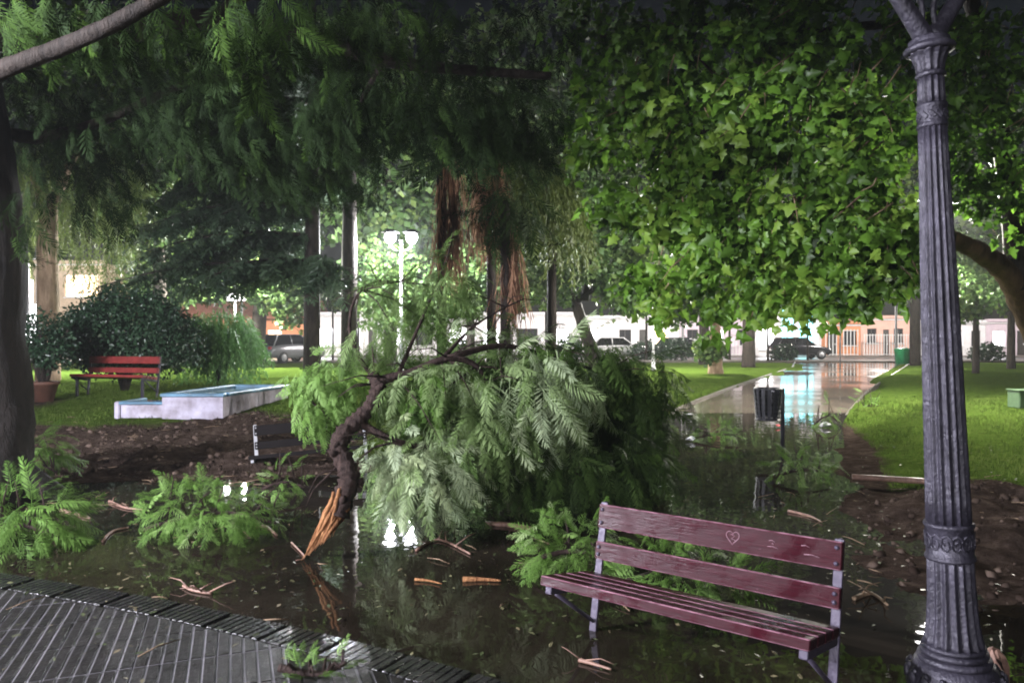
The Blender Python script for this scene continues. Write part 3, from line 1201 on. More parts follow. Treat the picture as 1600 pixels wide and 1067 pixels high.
rb0, rb1 = P(112, 553, 15.8), P(243, 553, 15.2)
Lr = (rb1 - rb0).length * .88
b2 = bench('park_bench', Lr, M['red'], M['iron'], tilt=8, seat_h=.45, depth=.42)
zb = float(ground_z(rb0.x, 15.5))
b2.location = (rb0.x - .05, 15.8, zb)
b2.rotation_euler = (0, 0, math.atan2(rb1.y - rb0.y, rb1.x - rb0.x))
b2.scale = (1, 1, 1.12)
tag(b2, 'bright red park bench in front of the dark round bush', 'bench')
for x in (.1, Lr - .1):
    mb = MB()
    mb.box((x, .1, .18), (.05, .05, .5), bev=.004)
    mb.build('leg', M['iron'], b2)

b3 = bench('park_bench', 1.5, M['bench_dark'], M['pole_white'], tilt=14, seat_h=.40)
p3 = P(398, 706, 9.6)
b3.location = (p3.x, 9.45, p3.z - .42)
b3.rotation_euler = (R(6), R(-4), R(12))
tag(b3, 'dark bench behind the splintered branch half hidden by leaves', 'bench')


# ------------------------------------------------------------------ the fallen branch
def limb_set(mb, limbs):
    allp = []
    for pts, r0, r1 in limbs:
        allp += limb(mb, [P(*p) for p in pts], r0, r1)
    return allp


fb = empty('fallen_branch', G(500, 868))
tag(fb, 'huge torn off jacaranda branch lying across the flooded walk', 'fallen branch')
off = fb.location


class MBo(MB):
    """shapes given in world coordinates, stored relative to the thing's base"""

    def __init__(self, o):
        super().__init__()
        self.o = Vector(o)

    def build(self, name, mat, parent=None):
        self.v = [(x - self.o.x, y - self.o.y, z - self.o.z) for x, y, z in self.v]
        return super().build(name, mat, parent)


mb = MBo(off)
tp = smooth_path([P(528, 805, 5.72), P(541, 765, 5.75), P(544, 735, 5.8), P(530, 705, 5.86), P(535, 680, 5.92), P(560, 655, 6.0), P(580, 632, 6.05), P(590, 605, 6.1), P(583, 585, 6.15)], 9)
k = len(tp)
rr_ = [(.084 - .032 * (i / (k - 1))) * (1 + .10 * math.sin(i * 1.7) + random.uniform(-.07, .07)) for i in range(k)]
mb.tube(tp, rr_, 20, wob=.11)
for i in range(5, k - 3, 7):        # knots and stubs
    dv = Vector((random.uniform(-1, 1), random.uniform(-1, .2), random.uniform(-.2, .6))).normalized()
    mb.tube([tp[i], tp[i] + dv * rr_[i] * 1.25, tp[i] + dv * (rr_[i] + random.uniform(.03, .1))], [.045, .028, .012], 7, wob=.2)
for i in range(26):                 # strips of lifted bark
    j = random.randrange(2, k - 8)
    a_ = random.uniform(0, 6.28)
    o_ = Vector((math.cos(a_), math.sin(a_) * .8, 0))
    mb.tube([tp[j + q_] + o_ * rr_[j + q_] * random.uniform(.95, 1.08) for q_ in range(0, 7, 2)], [.004, .011, .009, .003], 4, wob=.3)
mb.build('trunk', M['bark_wet'], fb)
limbs = [
    ([(583, 600, 6.12), (610, 590, 6.15), (640, 582, 6.2), (700, 560, 6.3), (745, 572, 6.4), (765, 615, 6.5), (800, 650, 6.7)], 0.045, 0.016),
    ([(585, 590, 6.14), (562, 560, 6.25), (547, 520, 6.4), (550, 480, 6.5), (566, 452, 6.6), (590, 440, 6.8), (625, 440, 7.0)], 0.023, 0.006),
    ([(700, 560, 6.3), (780, 540, 6.7), (850, 555, 7.0), (940, 585, 7.5), (1000, 640, 7.9)], 0.032, 0.010),
    ([(560, 660, 6.0), (620, 690, 6.0), (690, 700, 6.2), (780, 695, 6.6), (880, 700, 7.2)], 0.036, 0.012),
    ([(620, 590, 6.2), (650, 520, 6.6), (680, 450, 6.9), (700, 400, 7.1)], 0.022, 0.006),
    ([(690, 562, 6.3), (740, 510, 6.8), (790, 480, 7.1)], 0.022, 0.006),
    ([(760, 600, 6.5), (830, 680, 6.9), (900, 740, 7.4), (960, 760, 7.8)], 0.022, 0.008),
    ([(545, 690, 5.9), (510, 650, 6.2), (480, 620, 6.5), (465, 600, 6.7)], 0.018, 0.005),
    ([(535, 720, 5.85), (510, 745, 5.8), (490, 765, 5.8), (478, 790, 5.85)], 0.012, 0.003),
    ([(530, 735, 5.83), (500, 740, 5.75), (482, 770, 5.75)], 0.009, 0.003),
]
for l in limbs:
    mb = MBo(off)
    limb_set(mb, [l])
    mb.build('limb', M['bark_wet'], fb)
mb = MBo(off)      # fine dead twigs inside the mass
for i in range(90):
    l = limbs[random.randrange(7)][0]
    p = P(*random.choice(l))
    d = Vector((random.uniform(-1, 1), random.uniform(-1, 1), random.uniform(-.9, .6))) * random.uniform(.3, .7)
    mb.tube([p, p + d * .5 + Vector((0, 0, .05)), p + d], [.009, .006, .002], 4)
mb.build('twig_tangle', M['bark_wet'], fb)['kind'] = 'stuff'
mb = MBo(off)      # torn orange wood at the broken end
p0 = P(530, 800, 5.72)
for i in range(46):
    a = 2 * math.pi * i / 46 * 2.3
    k_ = .45 + .55 * random.random()
    s = p0 + Vector((math.cos(a) * .085 * k_, math.sin(a) * .075 * k_, random.uniform(-.02, .16)))
    u = random.random() ** 1.3
    e = P(471 + 50 * u + random.uniform(-4, 4), 876 - 40 * u, 5.62 + random.uniform(-.04, .06))
    e = s.lerp(e, random.choice((1, 1, .95, .8, .62)))
    m_ = s.lerp(e, .5) + Vector((random.uniform(-.015, .015), random.uniform(-.03, .01), random.uniform(-.02, .02)))
    r_ = random.uniform(.008, .02)
    mb.tube([s + Vector((.01, 0, .06)), s, s.lerp(m_, .5), m_, m_.lerp(e, .6), e], [r_ * .7, r_, r_ * 1.1, r_ * .8, r_ * .5, .0015], 4, wob=.4)
mb.tube([p0 + Vector((.03, .02, .05)), p0.lerp(P(478, 868, 5.65), .35), p0.lerp(P(478, 868, 5.65), .6)], [.075, .05, .015], 8, wob=.25)
mb.build('splintered_wood', M['torn'], fb)

T, D, N, S, C = [], [], [], [], []


def mass(px, py, d, rx, ry, rd, n, size, rn, drop=.75, face=.3, inner=.5, jit=.35):
    p, nn = pell(px, py, d, rx, ry, rd, n, inner)
    keep = p[:, 2] > .05
    p, nn = p[keep], nn[keep]
    m_ = len(p)
    T.append(p)
    D.append(nn * .6 + np.array([0, 0, -drop]) + rng.normal(size=(m_, 3)) * jit)
    N.append(nn + np.array([-.15, -face, .45]) + rng.normal(size=(m_, 3)) * .3)
    S.append(rng.uniform(size[0], size[1], m_))
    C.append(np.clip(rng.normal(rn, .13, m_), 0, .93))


mass(672, 732, 6.2, 75, 46, .3, 184, (0.31, 0.48), 0.85, .8, .6)  # light painted into frond tone: pale at front, dark at right and inside
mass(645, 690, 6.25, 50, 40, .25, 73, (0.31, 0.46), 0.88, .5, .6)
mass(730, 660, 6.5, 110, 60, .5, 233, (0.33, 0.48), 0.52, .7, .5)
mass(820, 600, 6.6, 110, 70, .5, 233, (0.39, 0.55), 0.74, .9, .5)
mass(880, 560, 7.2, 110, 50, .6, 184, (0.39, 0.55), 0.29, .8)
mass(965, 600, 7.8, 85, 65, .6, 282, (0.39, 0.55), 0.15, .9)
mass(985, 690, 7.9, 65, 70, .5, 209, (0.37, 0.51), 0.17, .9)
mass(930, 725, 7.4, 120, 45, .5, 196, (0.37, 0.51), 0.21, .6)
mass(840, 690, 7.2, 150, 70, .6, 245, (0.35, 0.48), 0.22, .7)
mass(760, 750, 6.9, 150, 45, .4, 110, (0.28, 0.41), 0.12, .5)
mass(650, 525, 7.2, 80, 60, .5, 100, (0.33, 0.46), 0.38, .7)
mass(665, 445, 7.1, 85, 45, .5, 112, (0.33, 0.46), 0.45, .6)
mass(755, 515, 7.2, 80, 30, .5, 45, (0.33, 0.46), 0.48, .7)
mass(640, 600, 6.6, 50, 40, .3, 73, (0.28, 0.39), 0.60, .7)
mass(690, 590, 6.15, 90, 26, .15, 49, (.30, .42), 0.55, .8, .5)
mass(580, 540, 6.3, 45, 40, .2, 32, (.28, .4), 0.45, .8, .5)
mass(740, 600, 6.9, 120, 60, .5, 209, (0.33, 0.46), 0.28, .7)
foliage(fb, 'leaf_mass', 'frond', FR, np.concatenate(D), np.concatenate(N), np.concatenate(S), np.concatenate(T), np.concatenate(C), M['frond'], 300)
T, D, N, S, C = [], [], [], [], []
mass(515, 615, 6.3, 60, 60, .35, 190, (.16, .26), .9, .7, .4, .2)
mass(490, 590, 6.6, 35, 40, .3, 60, (.16, .24), .95, .7, .4, .2)
mass(665, 620, 6.2, 35, 40, .2, 50, (.2, .3), .5, .8, .4, .2)
foliage(fb, 'yellow_leaf_mass', 'frond', FRS, np.concatenate(D), np.concatenate(N), np.concatenate(S), np.concatenate(T), np.clip(np.concatenate(C) - .1, 0, 1), M['bough'], 0)


# ------------------------------------------------------------------ broken leafy boughs on the ground
def bough(px, py, rx, ry, n, label, col_, size=(.3, .42), z0=.02, rd=.35, tip=None, mat='bough', tp_=FR, drop=.45):
    c = G(px, py)
    t = empty('broken_bough', (c.x, c.y, z0))
    tag(t, label, 'broken branch', 'broken leafy boughs on the ground')
    wr = rx / F * c.y
    h = ry * 2 / F * c.y
    mb = MB()
    a = random.uniform(-.3, .3)
    stem = smooth_path([(-wr * .9, 0, .03), (-wr * .3, a * .3, h * .25), (wr * .3, a * .5, h * .3), (wr * .9, a * .6, .08)], 5)
    mb.tube(stem, [.022 - .0008 * i for i in range(len(stem))], 7, wob=.08)
    for i in range(7):
        p = stem[random.randrange(2, len(stem) - 1)]
        e = p + Vector((random.uniform(-.4, .5) * wr, random.uniform(-.5, .5) * rd, random.uniform(.1, .8) * h))
        mb.tube([p, p.lerp(e, .5) + Vector((0, 0, .04)), e], [.010, .007, .003], 5)
    mb.build('stem', M['bark_wet'], t)
    p, nn = ell((c.x, c.y, z0 + h * .28), (wr * .85, rd, h * .5), n, .35)
    k_ = p[:, 2] > z0 + .02
    p, nn = p[k_], nn[k_]
    m_ = len(p)
    d = nn * .8 + np.array([0, 0, -drop * .5 + .05]) + rng.normal(size=(m_, 3)) * .35
    foliage(t, 'leaf_mass', 'frond', tp_, d, nn + np.array([0, -.4, .6]), rng.uniform(*size, m_), p, np.clip(rng.normal(col_, .14, m_), 0, 1), M[mat], 400)
    return t


bough(30, 748, 75, 48, 144, 'large drooping leafy bough against the thick trunk at the left edge', 0.54, (0.32, 0.44), drop=.9, rd=.4)
bough(35, 852, 85, 55, 168, 'nearest leafy bough in the water at the left edge', 0.57, (0.30, 0.44), drop=.9, rd=.35)
bough(325, 838, 115, 52, 264, 'bright green leafy bough lying in the water left of the splintered trunk', 0.64, (0.19, 0.29), tp_=FRS + FR)
bough(440, 775, 40, 32, 72, 'small leafy sprig between the dark bench and the splintered trunk', 0.62, (0.14, 0.21), tp_=FRS)
bough(885, 895, 75, 55, 168, 'leafy bough in the water behind the left end of the maroon bench', 0.67, (0.19, 0.29))
bough(1075, 925, 120, 45, 168, 'leafy bough seen through the slats of the maroon bench', 0.62, (0.19, 0.29))
bough(1120, 688, 38, 14, 70, 'low leafy clump in the water in front of the wire bin', 0.57, (0.16, 0.24), tp_=FRS, rd=.5)
bough(1252, 752, 50, 24, 70, 'pale leafy bough in the water below the wire bin', 0.78, (0.24, 0.34), rd=.5)
bough(1292, 668, 22, 26, 43, 'small leafy sprig at the right edge of the flooded path', 0.62, (0.18, 0.26), tp_=FRS)
bough(1352, 648, 14, 22, 33, 'thin upright sprig on the path beside the right hand lawn', 0.52, (0.21, 0.29), tp_=FRS)
bough(490, 1062, 60, 12, 43, 'flat green sprig on the ribbed tiles at the bottom edge', 0.72, (0.10, 0.16), tp_=FRS, z0=.03, rd=.15)


# ------------------------------------------------------------------ loose sticks and torn pieces
def stick(name, pts, r0, r1, label, cat='stick', mat='twig', group='loose sticks in the water and mud', forks=0, base_z=.012):
    w_ = [G(*p) if len(p) == 2 else P(*p) for p in pts]
    o0 = w_[0].copy()
    mb = MB()
    q_ = [p - o0 + Vector((0, 0, base_z)) for p in w_]
    pp = smooth_path(q_, 4) if len(q_) > 2 else [q_[0], q_[0].lerp(q_[1], .5), q_[1]]
    kk = len(pp)
    mb.tube(pp, [r0 + (r1 - r0) * i / (kk - 1) for i in range(kk)], 7, wob=.12)
    for i in range(forks):
        p = pp[random.randrange(1, kk - 1)]
        e = p + Vector((random.uniform(-.2, .2), random.uniform(-.2, .2), random.uniform(.02, .09)))
        mb.tube([p, p.lerp(e, .5) + Vector((random.uniform(-.03, .03), 0, .02)), e], [r1 * .9, r1 * .6, r1 * .25], 5)
    o = mb.build(name, M[mat], None)
    o.location = o0
    tag(o, label, cat, group)
    return o


stick('forked_twig', [(330, 930), (300, 925), (285, 918)], .012, .008, 'forked bare twig floating beside the ribbed tiles', 'twig', forks=5)
stick('short_log', [(758, 821), (790, 822), (830, 828)], .028, .022, 'short pale log in the water right of the fallen fronds', 'log')
stick('torn_wood', [(723, 908), (755, 908), (783, 910)], .022, .006, 'orange torn piece of wood floating left of the maroon bench', 'wood piece', 'torn')
stick('torn_wood', [(648, 908), (670, 910), (690, 915)], .012, .004, 'thin orange splinter floating left of the larger torn piece', 'wood piece', 'torn')
stick('forked_twig', [(650, 862), (685, 845), (735, 868)], .012, .007, 'forked bare twig in the water right of the splintered trunk', 'twig', forks=6)
stick('bare_stick', [(95, 800), (120, 806), (140, 812)], .022, .01, 'reddish bare stick in the mud by the left bough')
stick('forked_twig', [(170, 785), (195, 795), (222, 798)], .015, .007, 'forked reddish twig in the mud right of the left bough', 'twig', forks=3)
stick('bare_stick', [(160, 848), (175, 832), (200, 826)], .013, .008, 'thin pale stick at the water edge left of the bright bough')
stick('bare_stick', [(398, 826), (415, 825), (432, 838)], .016, .01, 'curved pale stick left of the splintered trunk')
stick('bare_stick', [(905, 1035), (930, 1042), (955, 1050)], .012, .005, 'pinkish stick in the water under the left end of the maroon bench', forks=2)
stick('bare_stick', [(1232, 800), (1265, 808), (1285, 818)], .014, .006, 'pale stick in the water behind the maroon bench back')
stick('bare_stick', [(455, 850), (475, 872), (462, 878)], .008, .004, 'thin sliver of wood at the tip of the splintered trunk')
stick('long_log', [(1332, 760), (1400, 764), (1480, 770), (1600, 780), (1680, 788)], .035, .03, 'long pale log across the mud behind the fluted lamp post', 'log', 'twig', None, base_z=.11)
stick('bare_stick', [(1335, 938), (1362, 930), (1388, 948)], .016, .008, 'broken pale root at the mud edge left of the fluted lamp post', 'stick', 'bark_tan', forks=4)

# crumpled scrap behind the lamp foot
mb = MB()
vs, fs = [], []
for a in range(9):
    for b_ in range(14):
        th, ph = math.pi * a / 8, 2 * math.pi * b_ / 14
        rr = random.uniform(.7, 1.2)
        vs.append((.09 * rr * math.sin(th) * math.cos(ph), .07 * rr * math.sin(th) * math.sin(ph), .14 + .16 * math.cos(th) * random.uniform(.85, 1.1)))
for a in range(8):
    for b_ in range(14):
        fs.append([a * 14 + b_, a * 14 + (b_ + 1) % 14, a * 14 + 14 + (b_ + 1) % 14, a * 14 + 14 + b_])
o = mb.add(vs, fs).build('crumpled_bag', M['twig'])
o.location = (2.36, 3.62, -.06)
o.scale = (.75, .75, .8)
tag(o, 'crumpled pale brown bag behind the foot of the lamp post', 'bag')

# leaf litter on tiles, water and mud
k = 2300
lx = np.concatenate([rng.uniform(-5, 1.5, 420), rng.uniform(-6, 4.0, 500), rng.uniform(-8, -2, 400), rng.uniform(2.3, 7, 180), rng.uniform(-6, 3.5, 500), rng.uniform(4.5, 12, 300)])
ly = np.concatenate([rng.uniform(3.3, 5.6, 420), rng.uniform(4.2, 9.5, 500), rng.uniform(8.5, 14, 400), rng.uniform(5, 8.5, 180), rng.uniform(4, 8, 500), rng.uniform(8, 16, 300)])
lz = np.maximum(ground_z(lx, ly), np.where(edge_sd(lx, ly) < -.15, .03, .008)) + .004
dd = rng.normal(size=(k, 3)) * np.array([1, 1, .12])
foliage_parent = empty('leaf_litter')
foliage_parent['kind'] = 'stuff'
lit = foliage(foliage_parent, 'litter_leaves', 'leaf', [([(0, 0, 0), (.5, .25, .05), (1, 0, .02), (.5, -.25, .04)], [[0, 1, 2], [0, 2, 3]]), FRS[1]],
              dd, rng.normal(size=(k, 3)) * .2 + np.array([0, 0, 1]), rng.uniform(.02, .055, k), np.stack([lx, ly, lz], 1), rng.random(k), M['litter'])
bpy.data.objects.remove(foliage_parent)
lit.parent = None
lit.name = 'leaf_litter'
tag(lit, 'small torn leaves strewn over tiles, mud and water', 'leaf litter', kind='stuff')

# clods and small sticks on the bare mud
k = 2600
cx_ = np.concatenate([rng.uniform(-9, -1.8, 1700), rng.uniform(2.3, 8, 900)])
cy_ = np.concatenate([rng.uniform(8.6, 14, 1700), rng.uniform(4.6, 8.2, 900)])
ok = (polysd(cx_, cy_, WATER) > -.12) & (mudmask(cx_, cy_) > .4)
cx_, cy_ = cx_[ok], cy_[ok]
k = len(cx_)
octa = [([(1, .1, 0), (.2, .9, .1), (-.9, .2, 0), (0, -1, -.1), (.1, 0, .7), (0, .1, -.7), (.6, .6, .4), (-.5, -.5, .5)],
         [[0, 6, 4], [6, 1, 4], [1, 2, 4], [2, 7, 4], [7, 3, 4], [3, 0, 4], [0, 1, 6], [2, 3, 7], [1, 0, 5], [2, 1, 5], [3, 2, 5], [0, 3, 5]])]
hp_ = empty('mud_clods')
cl_ = foliage(hp_, 'mud_clods', 'clod', octa, rng.normal(size=(k, 3)) * np.array([1, 1, .3]), rng.normal(size=(k, 3)) * .3 + np.array([0, 0, 1]),
              .008 + .055 * rng.random(k) ** 3, np.stack([cx_, cy_, ground_z(cx_, cy_) + .004], 1), rng.random(k), M['clod'])
bpy.data.objects.remove(hp_)
cl_.parent = None
cl_.name = 'mud_clods'
tag(cl_, 'small clods of wet earth on the bare mud', 'mud', kind='stuff')
mb = MB()
for i in range(150):
    if i < 90: x_, y_ = random.uniform(-8.5, -1.8), random.uniform(6.2, 13.5)
    elif i < 130: x_, y_ = random.uniform(2.4, 7), random.uniform(4.8, 8.2)
    else: x_, y_ = random.uniform(-4, 2.2), random.uniform(3.8, 6.6)
    z_ = max(float(ground_z(x_, y_)), .004 if edge_sd(x_, y_) > 0 else .03) + .006
    a_, l_ = random.uniform(0, 6.28), random.uniform(.05, .28)
    d_ = Vector((math.cos(a_), math.sin(a_), 0)) * l_
    c_ = Vector((x_, y_, z_))
    mb.tube([c_, c_ + d_ * .5 + Vector((random.uniform(-.02, .02), random.uniform(-.02, .02), .01)), c_ + d_ + Vector((0, 0, random.uniform(0, .02)))], [.004, .0045, .002], 4)
tag(mb.build('twig_litter', M['bark_tan']), 'small broken twigs strewn over mud and water', 'twigs', kind='stuff')

# grass blades on the lawns
k = 70000
gx_ = np.concatenate([rng.uniform(3.5, 14, 42000), rng.uniform(-12, -1, 18000), rng.uniform(2, 9, 10000)])
gy_ = np.concatenate([rng.uniform(7.5, 19, 42000), rng.uniform(12.5, 21, 18000), rng.uniform(17, 24, 10000)])
ok = (polysd(gx_, gy_, WATER) > .35) & (polysd(gx_, gy_, PATHPOLY) > .25) & (mudmask(gx_, gy_) < rng.random(k) * .7)
gx_, gy_ = gx_[ok], gy_[ok]
k = len(gx_)
gp = empty('lawn_grass')
gr = foliage(gp, 'lawn_grass', 'blade', [([(0, .10, 0), (0, -.10, 0), (.6, -.06, .08), (1, 0, .3), (.6, .06, .08)], [[0, 1, 2, 4], [4, 2, 3]])],
             rng.normal(size=(k, 3)) * .45 + np.array([0, 0, 1]), rng.normal(size=(k, 3)), rng.uniform(.03, .075, k) * (.5 + vnoise(gx_, gy_, .7, 23)), np.stack([gx_, gy_, ground_z(gx_, gy_)], 1), .25 * rng.random(k) + .5 * vnoise(gx_, gy_, 1.1, 21) + .3 * vnoise(gx_, gy_, .3, 22), M['grass'])
bpy.data.objects.remove(gp)
gr.parent = None
gr.name = 'lawn_grass'
tag(gr, 'short wet grass of the park lawns', 'grass', kind='stuff')


# ------------------------------------------------------------------ trees
def tree(name, label, base, mat_bark='bark', group=None, cat='tree'):
    t = empty(name, base)
    tag(t, label, cat, group)
    return t


def crown_of(parent, clumps, tpls, mat, part='crown', size=(.3, .45), drop=.4, rn=.5, rs=.2, n_single=0, single='leaf', facing=(0, 0, .5), inner=.45, jit=.5, sprig=0):
    Ts, Ds, Ns, Ss, Cs = [], [], [], [], []
    twigs = []
    for cl in clumps:
        px, py, d, rx, ry, rd, n = cl[:7]
        cr = cl[7] if len(cl) > 7 else rn
        p, nn = pell(px, py, d, rx, ry, rd, n, inner)
        if sprig:            # leaves gather round twig ends
            cidx = rng.integers(0, max(1, n // sprig), n)
            p = p[cidx] + rng.normal(size=(n, 3)) * np.array([.11, .11, .11])
            nn = nn[cidx]
            cr = cr + (rng.normal(size=max(1, n // sprig)) * .26)[cidx]
            cr = cr[p[:, 2] > .3]
            for q_ in range(0, max(1, n // sprig), 2):
                twigs.append(p[np.nonzero(cidx == q_)[0][0]] if (cidx == q_).any() else p[0])
        p, nn = p[p[:, 2] > .3], nn[p[:, 2] > .3]
        m_ = len(p)
        Ts.append(p)
        Ds.append(nn * .5 + np.array([0, 0, -drop]) + rng.normal(size=(m_, 3)) * jit)
        Ns.append(nn * .6 + np.array(facing) + rng.normal(size=(m_, 3)) * .45)
        Ss.append(rng.uniform(*size, m_))
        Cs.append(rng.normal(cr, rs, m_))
    if twigs:
        mb = MBo(parent.location)
        for c in twigs:
            c = Vector(c)
            e = c + Vector((random.uniform(-.1, .5), random.uniform(-.1, .4), random.uniform(.15, .5)))
            mb.tube([c, c.lerp(e, .5) + Vector((random.uniform(-.05, .05), 0, random.uniform(-.05, .05))), e], [.003, .006, .010], 4)
        mb.build('twigs', M['bark_tan'], parent)['kind'] = 'stuff'
    return foliage(parent, part, single, tpls, np.concatenate(Ds), np.concatenate(Ns), np.concatenate(Ss), np.concatenate(Ts), np.concatenate(Cs), M[mat], n_single)


# thick jacaranda at the left edge, its limbs and fronds hang over the whole left half
jb = G(-10, 782)
jt = tree('jacaranda_tree', 'thick dark trunked jacaranda at the left edge with fronds overhead', jb)
mb = MBo(jb)
tpz = smooth_path([(jb.x, jb.y, -.1), (jb.x - .02, jb.y, .35), P(-5, 640, 8), P(-18, 520, 8), P(-12, 400, 8), P(-30, 250, 8), P(-60, 60, 8), P(-70, -150, 8)], 5)
rad = [.52, .5, .46, .42, .38] + [.36 - .002 * i for i in range(len(tpz) - 5)]
mb.tube(tpz, rad, 18, wob=.05)
for a in range(6):
    q_ = a * 1.05
    mb.tube([(jb.x, jb.y, .45), (jb.x + math.cos(q_) * .45, jb.y + math.sin(q_) * .4, .12), (jb.x + math.cos(q_) * .8, jb.y + math.sin(q_) * .7, -.05)], [.2, .13, .04], 8)
mb.build('trunk', M['bark_black'], jt)
JL = [([(-90, 170, 6.4), (0, 113, 5.4), (90, 78, 5.2), (180, 38, 5.0), (260, -8, 4.9), (400, -90, 4.8)], .07, .045, 'bark'),
      ([(-40, 60, 8), (150, 60, 8.3), (330, 30, 8.5), (480, 60, 8.6), (600, 95, 8.7), (720, 110, 9), (860, 120, 9.3)], .16, .05, 'bark'),
      ([(330, 30, 8.5), (420, -20, 8), (560, -40, 7.6), (700, -30, 7.4)], .07, .03, 'bark'),
      ([(-30, 200, 8), (60, 215, 8.6), (160, 190, 9), (300, 130, 9.3), (420, 120, 9.4)], .09, .03, 'bark'),
      ([(600, 95, 8.7), (560, 170, 8.8), (540, 240, 9)], .04, .012, 'bark')]
for pts, r0, r1, mt in JL:
    mb = MBo(jb)
    limb(mb, [P(*p) for p in pts], r0, r1, 14, 9, .09)
    mb.build('limb', M[mt], jt)
crown_of(jt, [  # clump tones painted: near fronds as lit, deeper ones as shaded
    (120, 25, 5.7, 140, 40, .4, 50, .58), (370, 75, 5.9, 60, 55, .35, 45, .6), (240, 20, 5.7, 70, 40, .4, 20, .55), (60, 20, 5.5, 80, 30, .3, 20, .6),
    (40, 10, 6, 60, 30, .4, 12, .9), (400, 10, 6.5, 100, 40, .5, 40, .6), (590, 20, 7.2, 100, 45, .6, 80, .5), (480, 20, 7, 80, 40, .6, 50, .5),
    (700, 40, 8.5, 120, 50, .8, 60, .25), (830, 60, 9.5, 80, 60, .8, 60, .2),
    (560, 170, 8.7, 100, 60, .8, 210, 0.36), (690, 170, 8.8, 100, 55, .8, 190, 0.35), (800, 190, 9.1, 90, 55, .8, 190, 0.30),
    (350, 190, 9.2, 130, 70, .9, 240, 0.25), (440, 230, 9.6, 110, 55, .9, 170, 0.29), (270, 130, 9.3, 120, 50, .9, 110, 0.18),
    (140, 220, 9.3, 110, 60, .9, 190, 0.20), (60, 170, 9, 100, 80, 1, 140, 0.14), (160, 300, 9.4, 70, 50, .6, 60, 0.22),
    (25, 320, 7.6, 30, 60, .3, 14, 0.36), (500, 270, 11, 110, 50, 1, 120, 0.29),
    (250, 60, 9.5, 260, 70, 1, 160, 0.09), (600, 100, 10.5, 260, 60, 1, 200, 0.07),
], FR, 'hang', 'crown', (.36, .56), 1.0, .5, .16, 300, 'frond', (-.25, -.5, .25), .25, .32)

# the plane tree at the right, leaning in from outside
pb = Vector((10.6, 13.5, .12))
pt = tree('plane_tree', 'leaning plane tree at the right edge with bright lobed leaves', pb)
mb = MBo(pb)
limb(mb, [(10.6, 13.5, -.1), P(1655, 590, 13.3), P(1610, 500, 13), P(1575, 430, 12.6), P(1530, 395, 12.2), P(1480, 370, 11.8)], .30, .13, 16, 9, .09)
mb.build('trunk', M['bark_plane'], pt)
for pts, r0, r1 in (([P(1480, 370, 11.8), P(1400, 340, 11), P(1300, 290, 10.3), P(1180, 230, 9.8), P(1060, 200, 9.5), P(950, 170, 9.4)], .15, .03),
                    ([P(1590, 450, 12.7), P(1580, 330, 12.4), P(1560, 200, 12), P(1530, 60, 11.6), P(1500, -60, 11)], .2, .1),
                    ([P(1300, 290, 10.3), P(1220, 340, 9.6), P(1150, 400, 9.2), P(1080, 450, 9)], .05, .012),
                    ([P(1400, 340, 11), P(1360, 390, 10), P(1300, 430, 9.2), P(1240, 465, 8.8)], .05, .012),
                    ([P(1530, 60, 11.6), P(1380, 40, 10.5), P(1220, 60, 9.8), P(1080, 40, 9.4), P(930, 60, 9.4)], .09, .02),
                    ([P(1180, 230, 9.8), P(1140, 150, 9.5), P(1090, 90, 9.3)], .04, .012)):
    mb = MBo(pb)
    limb(mb, pts, r0, r1, 8)
    mb.build('limb', M['bark'], pt)
crown_of(pt, [  # shade painted into clump tone: top, right and backing leaves are darker
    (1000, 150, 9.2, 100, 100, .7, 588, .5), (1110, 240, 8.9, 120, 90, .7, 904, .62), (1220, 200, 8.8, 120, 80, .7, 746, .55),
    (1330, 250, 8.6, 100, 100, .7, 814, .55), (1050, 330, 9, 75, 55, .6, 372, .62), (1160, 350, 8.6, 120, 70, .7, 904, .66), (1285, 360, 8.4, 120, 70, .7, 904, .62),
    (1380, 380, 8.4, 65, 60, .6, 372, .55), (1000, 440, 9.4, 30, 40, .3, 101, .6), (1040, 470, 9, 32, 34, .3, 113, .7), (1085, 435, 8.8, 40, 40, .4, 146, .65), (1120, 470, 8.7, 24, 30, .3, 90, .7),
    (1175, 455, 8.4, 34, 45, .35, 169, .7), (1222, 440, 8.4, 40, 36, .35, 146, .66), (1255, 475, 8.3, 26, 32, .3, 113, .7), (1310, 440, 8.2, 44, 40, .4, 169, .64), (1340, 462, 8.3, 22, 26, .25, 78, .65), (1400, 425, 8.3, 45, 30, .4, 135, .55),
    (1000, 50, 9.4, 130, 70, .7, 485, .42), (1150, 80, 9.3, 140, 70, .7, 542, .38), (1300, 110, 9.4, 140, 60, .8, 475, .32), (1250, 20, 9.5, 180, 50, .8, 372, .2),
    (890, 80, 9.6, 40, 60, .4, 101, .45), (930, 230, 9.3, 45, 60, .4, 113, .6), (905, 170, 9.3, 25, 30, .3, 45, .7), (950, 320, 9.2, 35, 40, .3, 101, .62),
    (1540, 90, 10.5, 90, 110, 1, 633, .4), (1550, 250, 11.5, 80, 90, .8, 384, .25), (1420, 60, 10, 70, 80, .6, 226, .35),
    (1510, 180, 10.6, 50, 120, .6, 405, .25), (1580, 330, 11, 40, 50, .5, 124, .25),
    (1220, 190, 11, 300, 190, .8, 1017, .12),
], PL, 'plane', 'crown', (.085, .215), .55, .5, .2, 300, 'leaf', (-.4, -.6, .3), .2, .65, 15)


